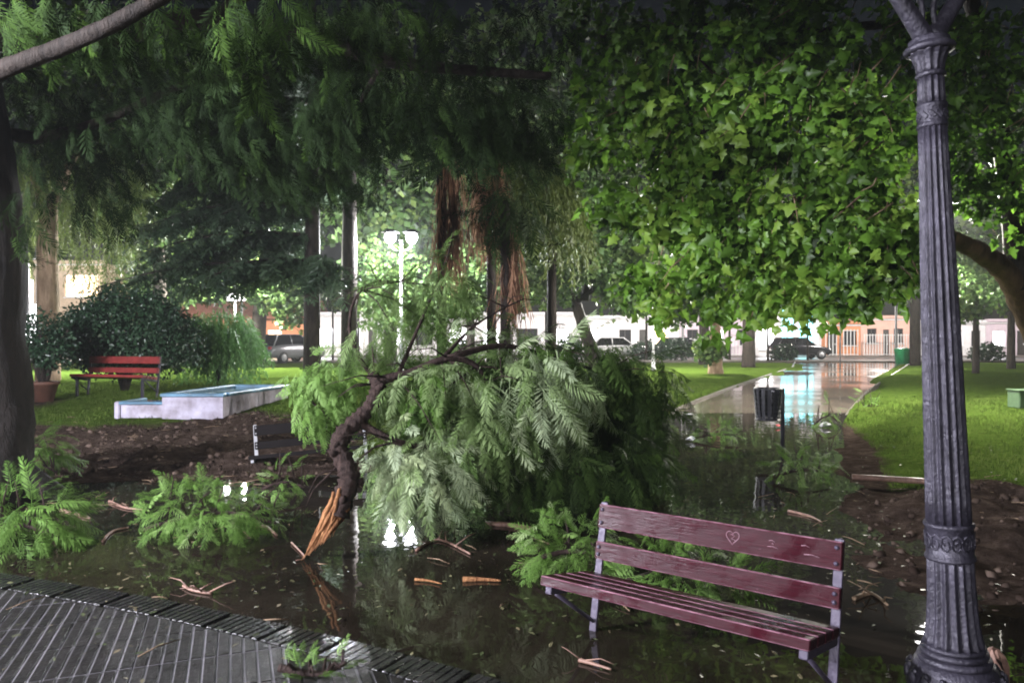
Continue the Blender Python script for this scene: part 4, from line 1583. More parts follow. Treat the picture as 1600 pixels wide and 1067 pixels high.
def needles(px, d, label, base_y, tops, xr, name='cedar_tree', trunk_r=.24, h=13, lay=9):
    b_ = Vector(((px - 800) / F * d, d, float(ground_z((px - 800) / F * d, d))))
    t = tree(name, label, b_)
    mb = MBo(b_)
    mb.tube([b_ + Vector((0, 0, -.1)), b_ + Vector((.02, 0, h * .3)), b_ + Vector((.05, 0, h * .65)), b_ + Vector((0, 0, h))], [trunk_r, trunk_r * .9, trunk_r * .6, .04], 12, wob=.04)
    mb.build('trunk', M['bark'], t)
    Ts, Ds, Ns, Ss, Cs = [], [], [], [], []
    for z in np.linspace(tops[0], tops[1], lay):
        for k in range(7):
            a = random.uniform(1.9, 5.3) if k > 2 else math.pi + (k - 1) * .35
            Lb = xr * random.uniform(.65, 1.05) * (1 - .45 * (z - tops[0]) / (tops[1] - tops[0] + .01))
            dv = Vector((math.cos(a), math.sin(a) * .8, 0))
            mb = MBo(b_)
            p0 = b_ + Vector((0, 0, z))
            pts = smooth_path([p0, p0 + dv * Lb * .4 + Vector((0, 0, -.05)), p0 + dv * Lb * .75 + Vector((0, 0, -.35)), p0 + dv * Lb + Vector((0, 0, -.75))], 4)
            mb.tube(pts, [.06 - .004 * i for i in range(len(pts))], 6)
            mb.build('limb', M['bark'], t)
            for i in range(int(Lb * 15)):
                u = random.uniform(.12, 1)
                p = pts[min(len(pts) - 1, int(u * (len(pts) - 1)))]
                Ts.append(p + Vector((random.gauss(0, .12), random.gauss(0, .12), random.gauss(0, .08))))
                s_ = random.choice((-1, 1))
                Ds.append(dv * .6 + Vector((-dv.y, dv.x, 0)) * s_ * random.uniform(.2, 1.2) + Vector((0, 0, random.uniform(-.75, -.1))))
                Ns.append((random.uniform(-.3, .3), -.3, 1))
                Ss.append(random.uniform(.6, 1.1))
                Cs.append(random.random())
    foliage(t, 'crown', 'spray', ND, [tuple(v) for v in Ds], Ns, Ss, [tuple(v) for v in Ts], Cs, M['needle'])
    return t


needles(487, 21, 'cedar with a straight dark trunk and level branches left of centre', 575, (3.4, 9.5), 5.2)
needles(545, 24, 'slim dark conifer standing just right of the level branched cedar', 560, (6.5, 11), 3.2, 'conifer_tree', .27, 13, 6)


def simple_tree(name, label, px, d, limbs, clumps, bark, mat, size=(.4, .6), trunk=(.2, .1), tpls=CL, drop=.4, lean=(0, 0), top=4.0, part='crown', group=None, jit=.5):
    x = (px - 800) / F * d
    b_ = Vector((x, d, float(ground_z(x, d))))
    t = tree(name, label, b_, group=group)
    mb = MBo(b_)
    limb(mb, [b_ + Vector((0, 0, -.1)), b_ + Vector((lean[0] * .3, lean[1] * .3, top * .35)), b_ + Vector((lean[0] * .7, lean[1] * .7, top * .7)), b_ + Vector((lean[0], lean[1], top))], trunk[0], trunk[1], 12)
    mb.build('trunk', M[bark], t)
    for pts in limbs:
        mb = MBo(b_)
        limb(mb, [P(*p) for p in pts], trunk[1] * .8, .02, 7)
        mb.build('limb', M[bark], t)
    crown_of(t, clumps, tpls, mat, part, size, drop, .5, .22, jit=jit)
    return t


simple_tree('broadleaf_tree', 'leaning forked tree on the lawn right of the fallen branch', 935, 30,
            [[(905, 480, 30), (880, 440, 30), (850, 410, 30)], [(915, 470, 30), (925, 380, 30), (930, 300, 30)], [(900, 470, 30), (960, 430, 30), (990, 400, 30)]],
            [(880, 390, 30, 70, 60, 1.6, 330), (960, 400, 29, 60, 60, 1.5, 300), (920, 330, 31, 90, 70, 2, 380), (860, 450, 30, 50, 25, 1, 90), (980, 460, 29, 40, 30, 1, 90)],
            'bark', 'far_leaf', (.5, .75), (.34, .2), lean=(-.9, 0), top=2.9)
simple_tree('broadleaf_tree', 'tree with a pale flared trunk on the lawn left of the path', 1118, 31,
            [[(1118, 480, 31), (1090, 420, 31), (1060, 380, 31)], [(1118, 470, 31), (1150, 400, 31), (1190, 350, 31)]],
            [(1090, 440, 31, 60, 50, 1.6, 330), (1150, 440, 31, 70, 50, 1.6, 330), (1060, 480, 30, 35, 25, 1, 90), (1200, 430, 33, 80, 50, 2, 260), (1110, 545, 30.6, 22, 14, .4, 60)],
            'bark_tan', 'far_leaf', (.45, .7), (.34, .18), top=2.6)
simple_tree('broadleaf_tree', 'dark trunked tree right of the pale flared trunk', 1170, 38, [],
            [(1170, 440, 38, 110, 50, 2, 260), (1260, 430, 38, 90, 45, 2, 200)], 'bark', 'far_leaf', (.6, .9), (.36, .26), top=4)
simple_tree('broadleaf_tree', 'thin dark tree on the lawn just right of the lamp post', 1525, 32, [],
            [(1520, 440, 32, 60, 50, 1.5, 260), (1560, 400, 33, 60, 50, 1.5, 200), (1500, 480, 32, 30, 20, .8, 50)], 'bark', 'far_leaf', (.5, .7), (.16, .1), top=3.2)
simple_tree('broadleaf_tree', 'slim dark tree at the right edge beyond the lawn', 1580, 36, [],
            [(1590, 430, 36, 60, 60, 1.6, 220)], 'bark', 'far_leaf', (.5, .8), (.2, .14), top=4)
simple_tree('broadleaf_tree', 'brown trunked tree behind the parked grey car', 398, 34,
            [[(400, 470, 34), (420, 420, 34), (450, 390, 34)], [(395, 470, 34), (370, 430, 34), (340, 410, 34)]],
            [(430, 440, 33, 55, 45, 1.5, 230), (460, 480, 33, 30, 30, 1, 90), (330, 420, 33, 70, 50, 2, 300), (270, 430, 32, 70, 50, 2, 300), (400, 370, 34, 110, 50, 2, 330), (240, 360, 33, 80, 60, 2, 260)],
            'bark', 'far_leaf', (.5, .75), (.42, .3), top=3.2, lean=(.3, 0))
simple_tree('broadleaf_tree', 'leafy tree lit white by the twin lamp', 735, 27.5, [],
            [(735, 440, 27.5, 40, 55, 1, 280), (770, 420, 27.5, 30, 40, 1, 120), (690, 460, 28, 40, 40, 1, 150), (600, 430, 28, 70, 60, 1.4, 330), (620, 490, 28, 60, 30, 1, 120), (800, 450, 28, 40, 40, 1, 140)],
            'bark', 'far_leaf', (.4, .6), (.2, .12), top=3.5)
simple_tree('willow_tree', 'tan trunked weeping tree left of the round bush', 75, 22, [[(80, 330, 22), (120, 240, 22), (180, 200, 22)], [(75, 330, 22), (40, 240, 22), (10, 200, 22)]],
            [(110, 280, 22, 100, 100, 2, 420), (190, 290, 22, 40, 70, 1.2, 200), (40, 300, 22, 60, 90, 1.5, 260), (160, 380, 22, 50, 40, 1, 100)], 'bark_tan', 'weep', (.7, 1.3), (.34, .26), ST, 1.6, top=5.5, jit=.12)

# backdrop of dark tall trees filling the night sky
for k, (px, d, lab, cls) in enumerate((
        (250, 30, 'tall dark tree behind the weeping tree at left', [(230, 250, 30, 160, 110, 3, 480), (180, 120, 30, 200, 100, 3, 380), (330, 330, 29, 120, 60, 2, 260)]),
        (610, 33, 'tall dark tree behind the slim conifer', [(600, 250, 33, 160, 120, 3, 560), (560, 120, 33, 180, 100, 3, 360), (640, 350, 33, 120, 60, 2, 220)]),
        (860, 36, 'tall dark tree behind the hanging brown fronds', [(850, 230, 36, 140, 130, 3, 520), (860, 90, 36, 180, 100, 3, 330), (820, 370, 36, 120, 60, 2, 240)]),
        (1100, 42, 'tall dark tree behind the plane leaves', [(1080, 300, 42, 200, 140, 3, 520), (1180, 380, 42, 180, 60, 3, 260)]),
        (1430, 42, 'tall dark tree behind the fluted lamp post', [(1430, 330, 42, 180, 110, 3, 420), (1390, 430, 42, 90, 45, 2, 160), (1540, 250, 42, 150, 150, 3, 360)]))):
    simple_tree('tall_tree', lab, px, d, [], cls, 'bark', 'far_leaf', (.7, 1.1), (.3, .22), top=9, group='tall trees behind the park')


# palms with skirts of hanging dead fronds, and a pepper tree with green strands
def shag(px, d, y0, y1, wpx, n, label, trunk_px=None, r=.10):
    tpx = trunk_px or px
    x = (tpx - 800) / F * d
    b_ = Vector((x, d, float(ground_z(x, d))))
    t = tree('shaggy_palm', label, b_, group='palms with hanging dead fronds', cat='palm')
    mb = MBo(b_)
    top = P(tpx, y0 - 30, d)
    mb.tube([b_ + Vector((0, 0, -.1)), b_.lerp(top, .5), top], [r * 1.1, r, r], 12, wob=.06)
    mb.build('trunk', M['bark'], t)
    z1 = P(px, y1, d).z
    Ts, Ds, Ns, Ss, Cs = [], [], [], [], []
    for i in range(n):
        a = random.uniform(0, 6.28)
        rr = wpx / F * d * random.uniform(.35, 1.25)
        zz = P(px, y0 + random.random() ** 1.3 * (y1 - y0) * .75, d).z
        Ts.append((((px - 800) / F * d) + math.cos(a) * rr, d + math.sin(a) * rr, zz))
        Ds.append((math.cos(a) * random.uniform(-.12, .16), math.sin(a) * .05, -1))
        Ns.append((math.cos(a), math.sin(a), .1))
        Ss.append(max(.35, min((zz - z1) * random.uniform(.4, 1.05), 1.9)))
        Cs.append(random.random())
    foliage(t, 'dead_frond_skirt', 'dead_frond', STD, Ds, Ns, Ss, Ts, Cs, M['dead'])
    crown_of(t, [(px, y0 - 30, d, wpx * 2.2, 40, .8, 60, .4)], FR, 'hang', 'crown', (.9, 1.4), .6, .4, .1)
    return t


shag(702, 15, 235, 460, 20, 95, 'left shaggy palm with narrow brown skirt beside the twin lamp', 690)
shag(765, 15.5, 222, 410, 26, 150, 'middle shaggy palm with the widest brown skirt', 768)
shag(800, 14.5, 345, 515, 10, 75, 'right shaggy palm with the lowest hanging brown skirt', 790, .1)
simple_tree('pepper_tree', 'weeping tree with yellow green strands right of the brown skirts', 862, 18, [[(850, 330, 18), (850, 250, 18), (830, 210, 18)]],
            [(845, 270, 17, 50, 60, 1, 240), (800, 290, 18, 40, 60, .8, 110), (880, 330, 18, 40, 50, .8, 130)],
            'bark', 'weep', (.8, 1.5), (.14, .1), ST, 1.6, top=4.4, jit=.12)


# shrubs
def shrub(name, label, px, d, clumps, mat, tpls=CLS, size=(.35, .5), drop=.3, jit=.5, rz=0):
    x = (px - 800) / F * d
    b_ = Vector((x, d, float(ground_z(x, d))))
    t = tree(name, label, b_, cat='shrub')
    mb = MBo(b_)
    for k in range(5):
        a = k * 1.26
        e = b_ + Vector((math.cos(a) * .5, math.sin(a) * .4, 1.1))
        mb.tube([b_ + Vector((0, 0, -.05)), b_.lerp(e, .5) + Vector((0, 0, .2)), e], [.07, .05, .02], 6)
    mb.build('stem', M['bark'], t)
    crown_of(t, clumps, tpls, mat, 'foliage', size, drop, .5, .25, jit=jit, inner=.7)
    return t


shrub('round_bush', 'dark round glossy bush behind the red bench', 195, 17.2, [(200, 520, 17.2, 95, 62, 1.0, 900), (150, 530, 17.2, 50, 45, .7, 300), (260, 530, 17.4, 50, 45, .7, 300), (200, 510, 17, 70, 45, .7, 400)], 'dark_leaf')
shrub('weeping_bush', 'bright green weeping bush left of the grey car', 345, 20, [(345, 500, 20, 48, 20, .8, 300), (360, 520, 19.6, 40, 30, .7, 240), (310, 520, 20, 40, 30, .7, 160)], 'weep_bright', ST, (.8, 1.25), 1.5, .15)
pot_x = P(68, 600, 15).x
pz = float(ground_z(pot_x, 15))
mbp = MB()
mbp.lathe([(.17, 0), (.26, .34), (.29, .35), (.29, .41), (.25, .41), (.24, .36)], 20)
pot = mbp.build('plant_pot', M['terracotta'])
pot.location = (pot_x, 15, pz)
tag(pot, 'brown pot holding a shrub beside the thick left trunk', 'plant pot')
shrub('potted_shrub', 'dense shrub growing in the brown pot at left', 68, 15, [(62, 555, 15, 36, 38, .4, 170), (80, 570, 14.9, 28, 25, .35, 90)], 'dark_leaf', CLS, (.3, .45)).location.z = pz + .35

# ------------------------------------------------------------------ low blue and white basin
fz = .25
f0, f1 = G(253, 655, fz), G(348, 655, fz)
ba = empty('tiled_basin', (f0.x, f0.y, fz))
tag(ba, 'low white basin with blue rim on the bare ground at left', 'basin')
wx = f1.x - f0.x
mb = MB()
mb.add([(0, 0, -.1), (wx, 0, -.1), (wx + .40, 2.5, -.1), (.3, 2.5, -.1), (0, 0, .40), (wx, 0, .40), (wx + .40, 2.5, .40), (.3, 2.5, .40)],
       [[0, 1, 5, 4], [1, 2, 6, 5], [2, 3, 7, 6], [3, 0, 4, 7], [4, 5, 6, 7]])
mb.build('wall', M['white_tile'], ba)


def strip(name, a, b_, w_, h_, mat, par):
    a, b_ = Vector(a), Vector(b_)
    mb = MB()
    d = b_ - a
    mb.box((0, 0, 0), (d.length, w_, h_), mat=Matrix.Translation((a + b_) / 2) @ Matrix.Rotation(math.atan2(d.y, d.x), 4, 'Z'), bev=.012)
    return mb.build(name, mat, par)


strip('rim', (-.03, .05, .43), (wx + .03, .05, .43), .16, .06, M['blue_paint'], ba)
strip('rim', (wx - .02, .14, .432), (wx + .38, 2.5, .432), .16, .06, M['blue_paint'], ba)
strip('rim', (.05, .14, .432), (.33, 2.5, .432), .16, .06, M['blue_paint'], ba)
strip('rim', (.25, 2.5, .43), (wx + .45, 2.5, .43), .16, .06, M['blue_paint'], ba)
MB().add([(.1, .1, .408), (wx - .1, .1, .408), (wx + .28, 2.4, .408), (.36, 2.4, .408)], [[0, 1, 2, 3]]).build('basin_water', M['teal_water'], ba)
mb = MB()
mb.box((-.42, .55, .08), (.84, .9, .36), bev=.01)
mb.box((-.84, .12, .1), (.10, .14, .42), bev=.02)
mb.build('side_trough', M['white_tile'], ba)
strip('rim', (-.83, .12, .28), (-.01, .12, .28), .12, .05, M['blue_paint'], ba)
strip('rim', (-.80, .2, .282), (-.80, 1.0, .282), .1, .05, M['blue_paint'], ba)
MB().add([(-.75, .18, .266), (-.02, .18, .266), (-.02, .98, .266), (-.75, .98, .266)], [[0, 1, 2, 3]]).build('trough_water', M['teal_water'], ba)

# ------------------------------------------------------------------ wire litter bin on its post
bc = P(1200, 655, 11.4)
bn = empty('wire_litter_bin', (bc.x, 11.4, -.06))
tag(bn, 'black wire litter bin on a post standing in the flooded path', 'litter bin')
zt, zb_ = P(1200, 607, 11.4).z + .06, P(1200, 655, 11.4).z + .06
mb = MB()
mb.lathe([(.032, 0), (.032, zt - .01), (.02, zt + .01)], 10, c=(.235, 0.02, 0))
mb.build('post', M['wire'], bn)
rb_ = .205
for i in range(8):
    z = zb_ + (zt - zb_) * i / 7
    mb = MB()
    rr = rb_ * (.88 + .12 * i / 7)
    mb.tube([(math.cos(a) * rr, math.sin(a) * rr, z) for a in np.linspace(0, 2 * math.pi, 25)], .012 if i in (0, 7) else .007, 5, cap=False)
    mb.build('hoop', M['wire'], bn)
for k in range(14):
    a = 2 * math.pi * k / 14
    mb = MB()
    mb.box((0, 0, 0), (.008, .05, zt - zb_), mat=Matrix.Translation((math.cos(a) * rb_ * .93, math.sin(a) * rb_ * .93, (zt + zb_) / 2)) @ Matrix.Rotation(a, 4, 'Z') @ Matrix.Rotation(R(6), 4, 'Y'))
    mb.build('slat', M['wire'], bn)
MB().lathe([(.02, zb_ + .005), (rb_ * .86, zb_ + .01), (rb_ * .86, zb_ + .02)], 20).build('bottom', M['wire'], bn)


def scrap(name, px, py, s_, mat, label, z=.02):
    p = G(px, py)
    mb = MB()
    vs = [(random.uniform(.6, 1) * s_ * math.cos(a), random.uniform(.6, 1) * s_ * .7 * math.sin(a), random.uniform(0, .5) * s_) for a in np.linspace(0, 5.6, 9)]
    vs += [(0, 0, s_ * .7), (0, 0, 0)]
    fs = [[i, (i + 1) % 9, 9] for i in range(9)] + [[(i + 1) % 9, i, 10] for i in range(9)]
    mb.add(vs, fs)
    o = mb.build(name, M[mat], None)
    o.location = (p.x, p.y, z)
    tag(o, label, 'litter', 'scraps of litter in the water')


scrap('paper_scrap', 1290, 668, .14, 'white_rag', 'white scrap of litter at the right edge of the flooded path')
scrap('paper_scrap', 1080, 690, .11, 'white_rag', 'white scrap in the water right of the fallen branch')
scrap('paper_scrap', 1078, 652, .12, 'white_rag', 'small white scrap at the lawn edge left of the wire bin')
scrap('plastic_scrap', 1216, 668, .07, 'red_scrap', 'small red scrap in the water below the wire bin')
scrap('paper_scrap', 1258, 1022, .016, 'white_rag', 'tiny white scrap under the right end of the maroon bench', .005)
scrap('paper_scrap', 1274, 1020, .014, 'white_rag', 'second tiny white scrap under the right end of the maroon bench', .005)

# cabinet on the lawn, far bin, sign post
cx = P(1600, 600, 16)
mb = MB()
mb.box((0, 0, .19), (.5, .4, .38), bev=.02)
cb = mb.build('green_cabinet', M['green_box'])
cb.location = (cx.x + .02, 16, float(ground_z(cx.x, 16)))
tag(cb, 'low dark green cabinet on the lawn at the right edge', 'cabinet')
MB().box((0, 0, .39), (.54, .44, .03), bev=.01).build('lid', M['green_box'], cb)
gb = P(1411, 560, 46)
mb = MB()
mb.lathe([(.42, 0), (.5, .8), (.52, .84), (.46, .84)], 16)
o = mb.build('green_bin', M['green_plastic'])
o.location = (gb.x, 46, path_z(46))
tag(o, 'small bright green bin at the far end of the path', 'litter bin')
MB().lathe([(.53, .84), (.5, .93), (.2, 1.0)], 16).build('lid', M['green_plastic'], o)
sp = P(1313, 560, 47)
o = MB().lathe([(.05, 0), (.05, 3.0)], 8).build('sign_post', M['pole_white'])
o.location = (sp.x, 47, .06)
tag(o, 'thin grey post at the far end of the path', 'post')


# ------------------------------------------------------------------ houses across the street
def house(name, label, px0, px1, d, h, wall, wins, door=None, roof=None, parapet=.25, depth=6, z0=.15):
    x0, x1 = (px0 - 800) / F * d, (px1 - 800) / F * d
    W = x1 - x0
    t = empty(name, (x0, d, z0))
    tag(t, label, 'house', 'houses across the street')
    # front wall as a grid with real openings
    ops = [(a * W, b_ * W, zb_, zt_, lit, 'window') for a, b_, zb_, zt_, lit in wins]
    if door: ops.append((door[0] * W, door[1] * W, 0, door[2], None, 'door'))
    xs = sorted({0, W, *[o_[0] for o_ in ops], *[o_[1] for o_ in ops]})
    zs = sorted({0, h, *[o_[2] for o_ in ops], *[o_[3] for o_ in ops]})
    mb = MB()
    th = .25
    for i in range(len(xs) - 1):
        for j in range(len(zs) - 1):
            cx_, cz = (xs[i] + xs[i + 1]) / 2, (zs[j] + zs[j + 1]) / 2
            if any(o_[0] < cx_ < o_[1] and o_[2] < cz < o_[3] for o_ in ops): continue
            mb.add([(xs[i], 0, zs[j]), (xs[i + 1], 0, zs[j]), (xs[i + 1], 0, zs[j + 1]), (xs[i], 0, zs[j + 1])], [[0, 1, 2, 3]])
    for o_ in ops:
        a, b_, c, e = o_[:4]
        mb.add([(a, 0, c), (b_, 0, c), (b_, 0, e), (a, 0, e), (a, th, c), (b_, th, c), (b_, th, e), (a, th, e)],
               [[0, 4, 5, 1], [1, 5, 6, 2], [2, 6, 7, 3], [3, 7, 4, 0]])
    mb.add([(0, 0, 0), (0, depth, 0), (0, depth, h), (0, 0, h), (W, 0, 0), (W, depth, 0), (W, depth, h), (W, 0, h)], [[0, 3, 2, 1], [4, 5, 6, 7], [1, 2, 6, 5], [3, 7, 6, 2]])
    mb.build('wall', M[wall], t)
    for o_ in ops:
        a, b_, c, e, lit, kind = o_
        if kind == 'window':
            wn_ = MB()
            fw = .07
            for cc, ss in (((a + fw / 2, .14, (c + e) / 2), (fw, .08, e - c)), ((b_ - fw / 2, .14, (c + e) / 2), (fw, .08, e - c)), (((a + b_) / 2, .14, c + fw / 2), (b_ - a - 2 * fw, .08, fw)),
                           (((a + b_) / 2, .14, e - fw / 2), (b_ - a - 2 * fw, .08, fw)), (((a + b_) / 2, .14, (c + e) / 2), (fw, .07, e - c - 2 * fw))):
                wn_.box(cc, ss)
            wo = wn_.build('window', M['frame_dark' if lit is None else 'frame_white'], t)
            MB().box(((a + b_) / 2, .2, (c + e) / 2), (b_ - a - .004, .02, e - c - .004)).build('pane', M[lit or 'win_dark'], wo)
            MB().box(((a + b_) / 2, -.04, c - .05), (b_ - a + .16, .16, .08)).build('sill', M['frame_white'], t)
        else:
            do = MB().box(((a + b_) / 2, .16, (c + e) / 2), (b_ - a - .006, .06, e - c - .006), bev=.01).build('door', M['frame_dark'], t)
            MB().box((b_ - .15, .1, 1.0), (.05, .06, .16)).build('handle', M['frame_white'], do)
    if roof:
        mb = MB()
        mb.add([(-.3, -.6, h), (W + .3, -.6, h), (W + .3, depth / 2, h + roof), (-.3, depth / 2, h + roof), (-.3, depth + .3, h), (W + .3, depth + .3, h),
                (-.3, -.6, h - .12), (W + .3, -.6, h - .12)], [[0, 1, 2, 3], [3, 2, 5, 4], [6, 7, 1, 0], [6, 4, 5, 7]])
        mb.build('roof', M['roof_tile'], t)
    elif parapet:
        MB().box((W / 2, -.04, h + parapet / 2), (W + .1, .3, parapet)).build('parapet', M[wall], t)
        MB().box((W / 2, -.06, h - .12), (W + .06, .12, .1)).build('cornice', M['frame_white'], t)
    return t


ww, wd, wt, wmm = 'win_white', None, 'win_teal', 'win_warm'
house('house', 'pink single storey house beyond the path with white trim', 1345, 1428, 66, 3.3, 'wall_pink', [(.12, .3, 1.1, 2.4, wd), (.62, .8, 1.1, 2.4, wd)], (.42, .54, 2.3))
house('house', 'orange house front left of the pink house', 1284, 1344.5, 66, 2.8, 'wall_orange', [(.55, .9, .9, 2.2, wd)], (.15, .4, 2.2))
house('shop_building', 'white two storey shop with lit teal glass above the far end of the path', 1178, 1283.5, 66, 6.4, 'wall_white', [(.40, .60, .4, 5.6, wt), (.66, .9, .4, 5.8, wt), (.08, .3, .5, 2.5, ww)])
house('house', 'lilac house front left of the white shop', 1062, 1177.5, 66, 3.4, 'wall_lilac', [(.1, .25, .9, 2.3, wd), (.45, .6, .9, 2.3, ww), (.8, .92, .9, 2.3, wd)], (.30, .4, 2.3))
house('house', 'white house front behind the dark parked cars', 905, 1061.5, 66, 3.3, 'wall_white', [(.1, .22, .8, 2.4, ww), (.4, .52, .9, 2.3, wd), (.75, .9, .9, 2.3, wmm)], (.6, .68, 2.3))
house('house', 'bright white house front seen between the hanging fronds and the fallen branch', 690, 904.5, 66, 3.6, 'wall_white', [(.05, .2, .8, 2.5, ww), (.3, .42, .8, 2.4, ww), (.55, .7, .9, 2.4, wd), (.8, .93, .9, 2.4, ww)], (.46, .52, 2.3))
house('house', 'bright white house front behind the two dark trunks', 486, 689.5, 66, 3.6, 'wall_white', [(.04, .18, .7, 2.5, ww), (.26, .38, .8, 2.5, ww), (.55, .7, .9, 2.4, ww), (.8, .93, .9, 2.4, wd)], (.44, .5, 2.3))
house('house', 'brown house with a tiled roof and white lit sign behind the grey car', 335, 485.5, 66, 3.4, 'wall_orange', [(.1, .24, .9, 2.3, wd), (.55, .7, .9, 2.3, wmm)], (.35, .43, 2.3), roof=1.6)
house('house', 'dark house front hidden behind the round bush', 165, 334.5, 66, 3.4, 'wall_brown', [(.2, .35, .9, 2.3, wd), (.6, .75, .9, 2.3, wd)], (.42, .5, 2.3), roof=1.4)
house('house', 'tall brick house with lit windows behind the weeping tree', -60, 164.5, 66, 8.2, 'wall_cream', [(.1, .2, 1, 2.6, ww), (.43, .55, .9, 2.8, ww), (.1, .2, 4.8, 6.6, wmm), (.43, .50, 4.6, 6.8, ww), (.72, .95, 5.2, 7.2, wmm), (.7, .82, 1, 2.6, wd)], (.6, .66, 2.4))
house('house', 'white house front right of the fluted lamp post', 1428.5, 1540, 66, 2.9, 'wall_white', [(.5, .68, .8, 2.2, ww), (.8, .93, .8, 2.2, wd)], (.3, .4, 2.2))
house('house', 'pale pink house front at the right edge', 1540.5, 1680, 66, 3.0, 'wall_lilac', [(.08, .22, .8, 2.2, ww), (.55, .7, .8, 2.2, wd)], (.35, .45, 2.2))
# backlit sign of the brown house
sg = MB().box((0, 0, 0), (2.6, .2, 1.0), bev=.03).build('shop_sign', M['frame_dark'])
sg.location = P(378, 462, 62)
tag(sg, 'white backlit shop sign above the grey car', 'sign')
MB().box((0, -.12, 0), (2.45, .03, .85)).build('sign_face', M['sign_white'], sg)
MB().tube([(0, .1, 0), (0, 3.9, -.2)], .05, 6).build('bracket', M['frame_dark'], sg)
sg = MB().box((0, 0, 0), (1.6, .2, 1.5), bev=.03).build('shop_sign', M['frame_dark'])
sg.location = P(52, 490, 56)
tag(sg, 'glaring white sign behind the thick trunk at left', 'sign')
MB().box((0, -.12, 0), (1.5, .03, 1.4)).build('sign_face', M['sign_white'], sg)
MB().lathe([(.06, -1.9), (.06, -.75)], 8).build('post', M['frame_dark'], sg)


# railings, street shrubs and thin street trees in front of the houses
def railing(label, px0, px1, d, h, n):
    x0, x1 = (px0 - 800) / F * d, (px1 - 800) / F * d
    t = empty('railing', (x0, d, .15))
    tag(t, label, 'railing')
    for z in (.12, h - .1):
        MB().box(((x1 - x0) / 2, 0, z), (x1 - x0, .04, .05)).build('rail', M['frame_white'], t)
    pm = MB().box((0, 0, h / 2), (.05, .05, h)).mesh('bar')
    pm.materials.append(M['frame_white'])
    for i in range(n):
        o = link('bar', pm, None, t)
        o.location = ((x1 - x0) * i / (n - 1), -.05, 0)
    return t


railing('white barred railing in front of the pink house', 1350, 1425, 64.6, 1.9, 18)
railing('white barred railing in front of the orange house', 1290, 1340, 64.6, 2.3, 10)
railing('white barred railing left of the white shop', 1075, 1170, 64.6, 1.5, 20)
for px, d, w_, h_, lab in ((1055, 51, 26, 20, 'dark street shrub left of the pale flared trunk'), (1010, 52, 24, 16, 'low street shrub behind the fallen branch tip'),
                           (890, 50, 22, 22, 'dark street shrub beside the forked tree'), (1225, 51, 18, 12, 'small street shrub at the left side of the far path end'),
                           (720, 50, 30, 18, 'street shrub behind the lowest brown skirt'), (1545, 50, 26, 14, 'street shrub right of the thin dark tree')):
    x_ = (px - 800) / F * d
    b_ = Vector((x_, d, .15))
    t = tree('street_shrub', lab, b_, group='shrubs along the street', cat='shrub')
    mb = MBo(b_)
    for q_ in range(4):
        mb.tube([b_, b_ + Vector((math.cos(q_ * 1.6) * .4, math.sin(q_ * 1.6) * .3, .8))], [.05, .02], 5)
    mb.build('stem', M['bark'], t)
    crown_of(t, [(px, HY + (CH - .15) / d * F - h_ * .8, d, w_, h_, .8, 120)], CL, 'dark_leaf', 'foliage', (.4, .7), .2, .5, .25)
for px, d, r_, lab in ((1200, 50, .09, 'thin street tree just right of the dark trunk'), (1262, 51, .08, 'thin street tree in front of the white shop'), (1140, 52, .1, 'thin street tree right of the pale flared trunk'),
                       (1010, 51, .1, 'thin street tree behind the fallen branch tip'), (560, 50, .1, 'thin street tree behind the slim conifer'), (520, 51, .09, 'thin street tree between the two dark trunks'), (1500, 51, .09, 'thin street tree right of the fluted lamp post')):
    simple_tree('street_tree', lab, px, d, [], [(px, 455, d, 40, 30, 1.4, 90)], 'bark', 'far_leaf', (.6, .9), (r_, r_ * .7), top=3.6, group='thin trees along the street')

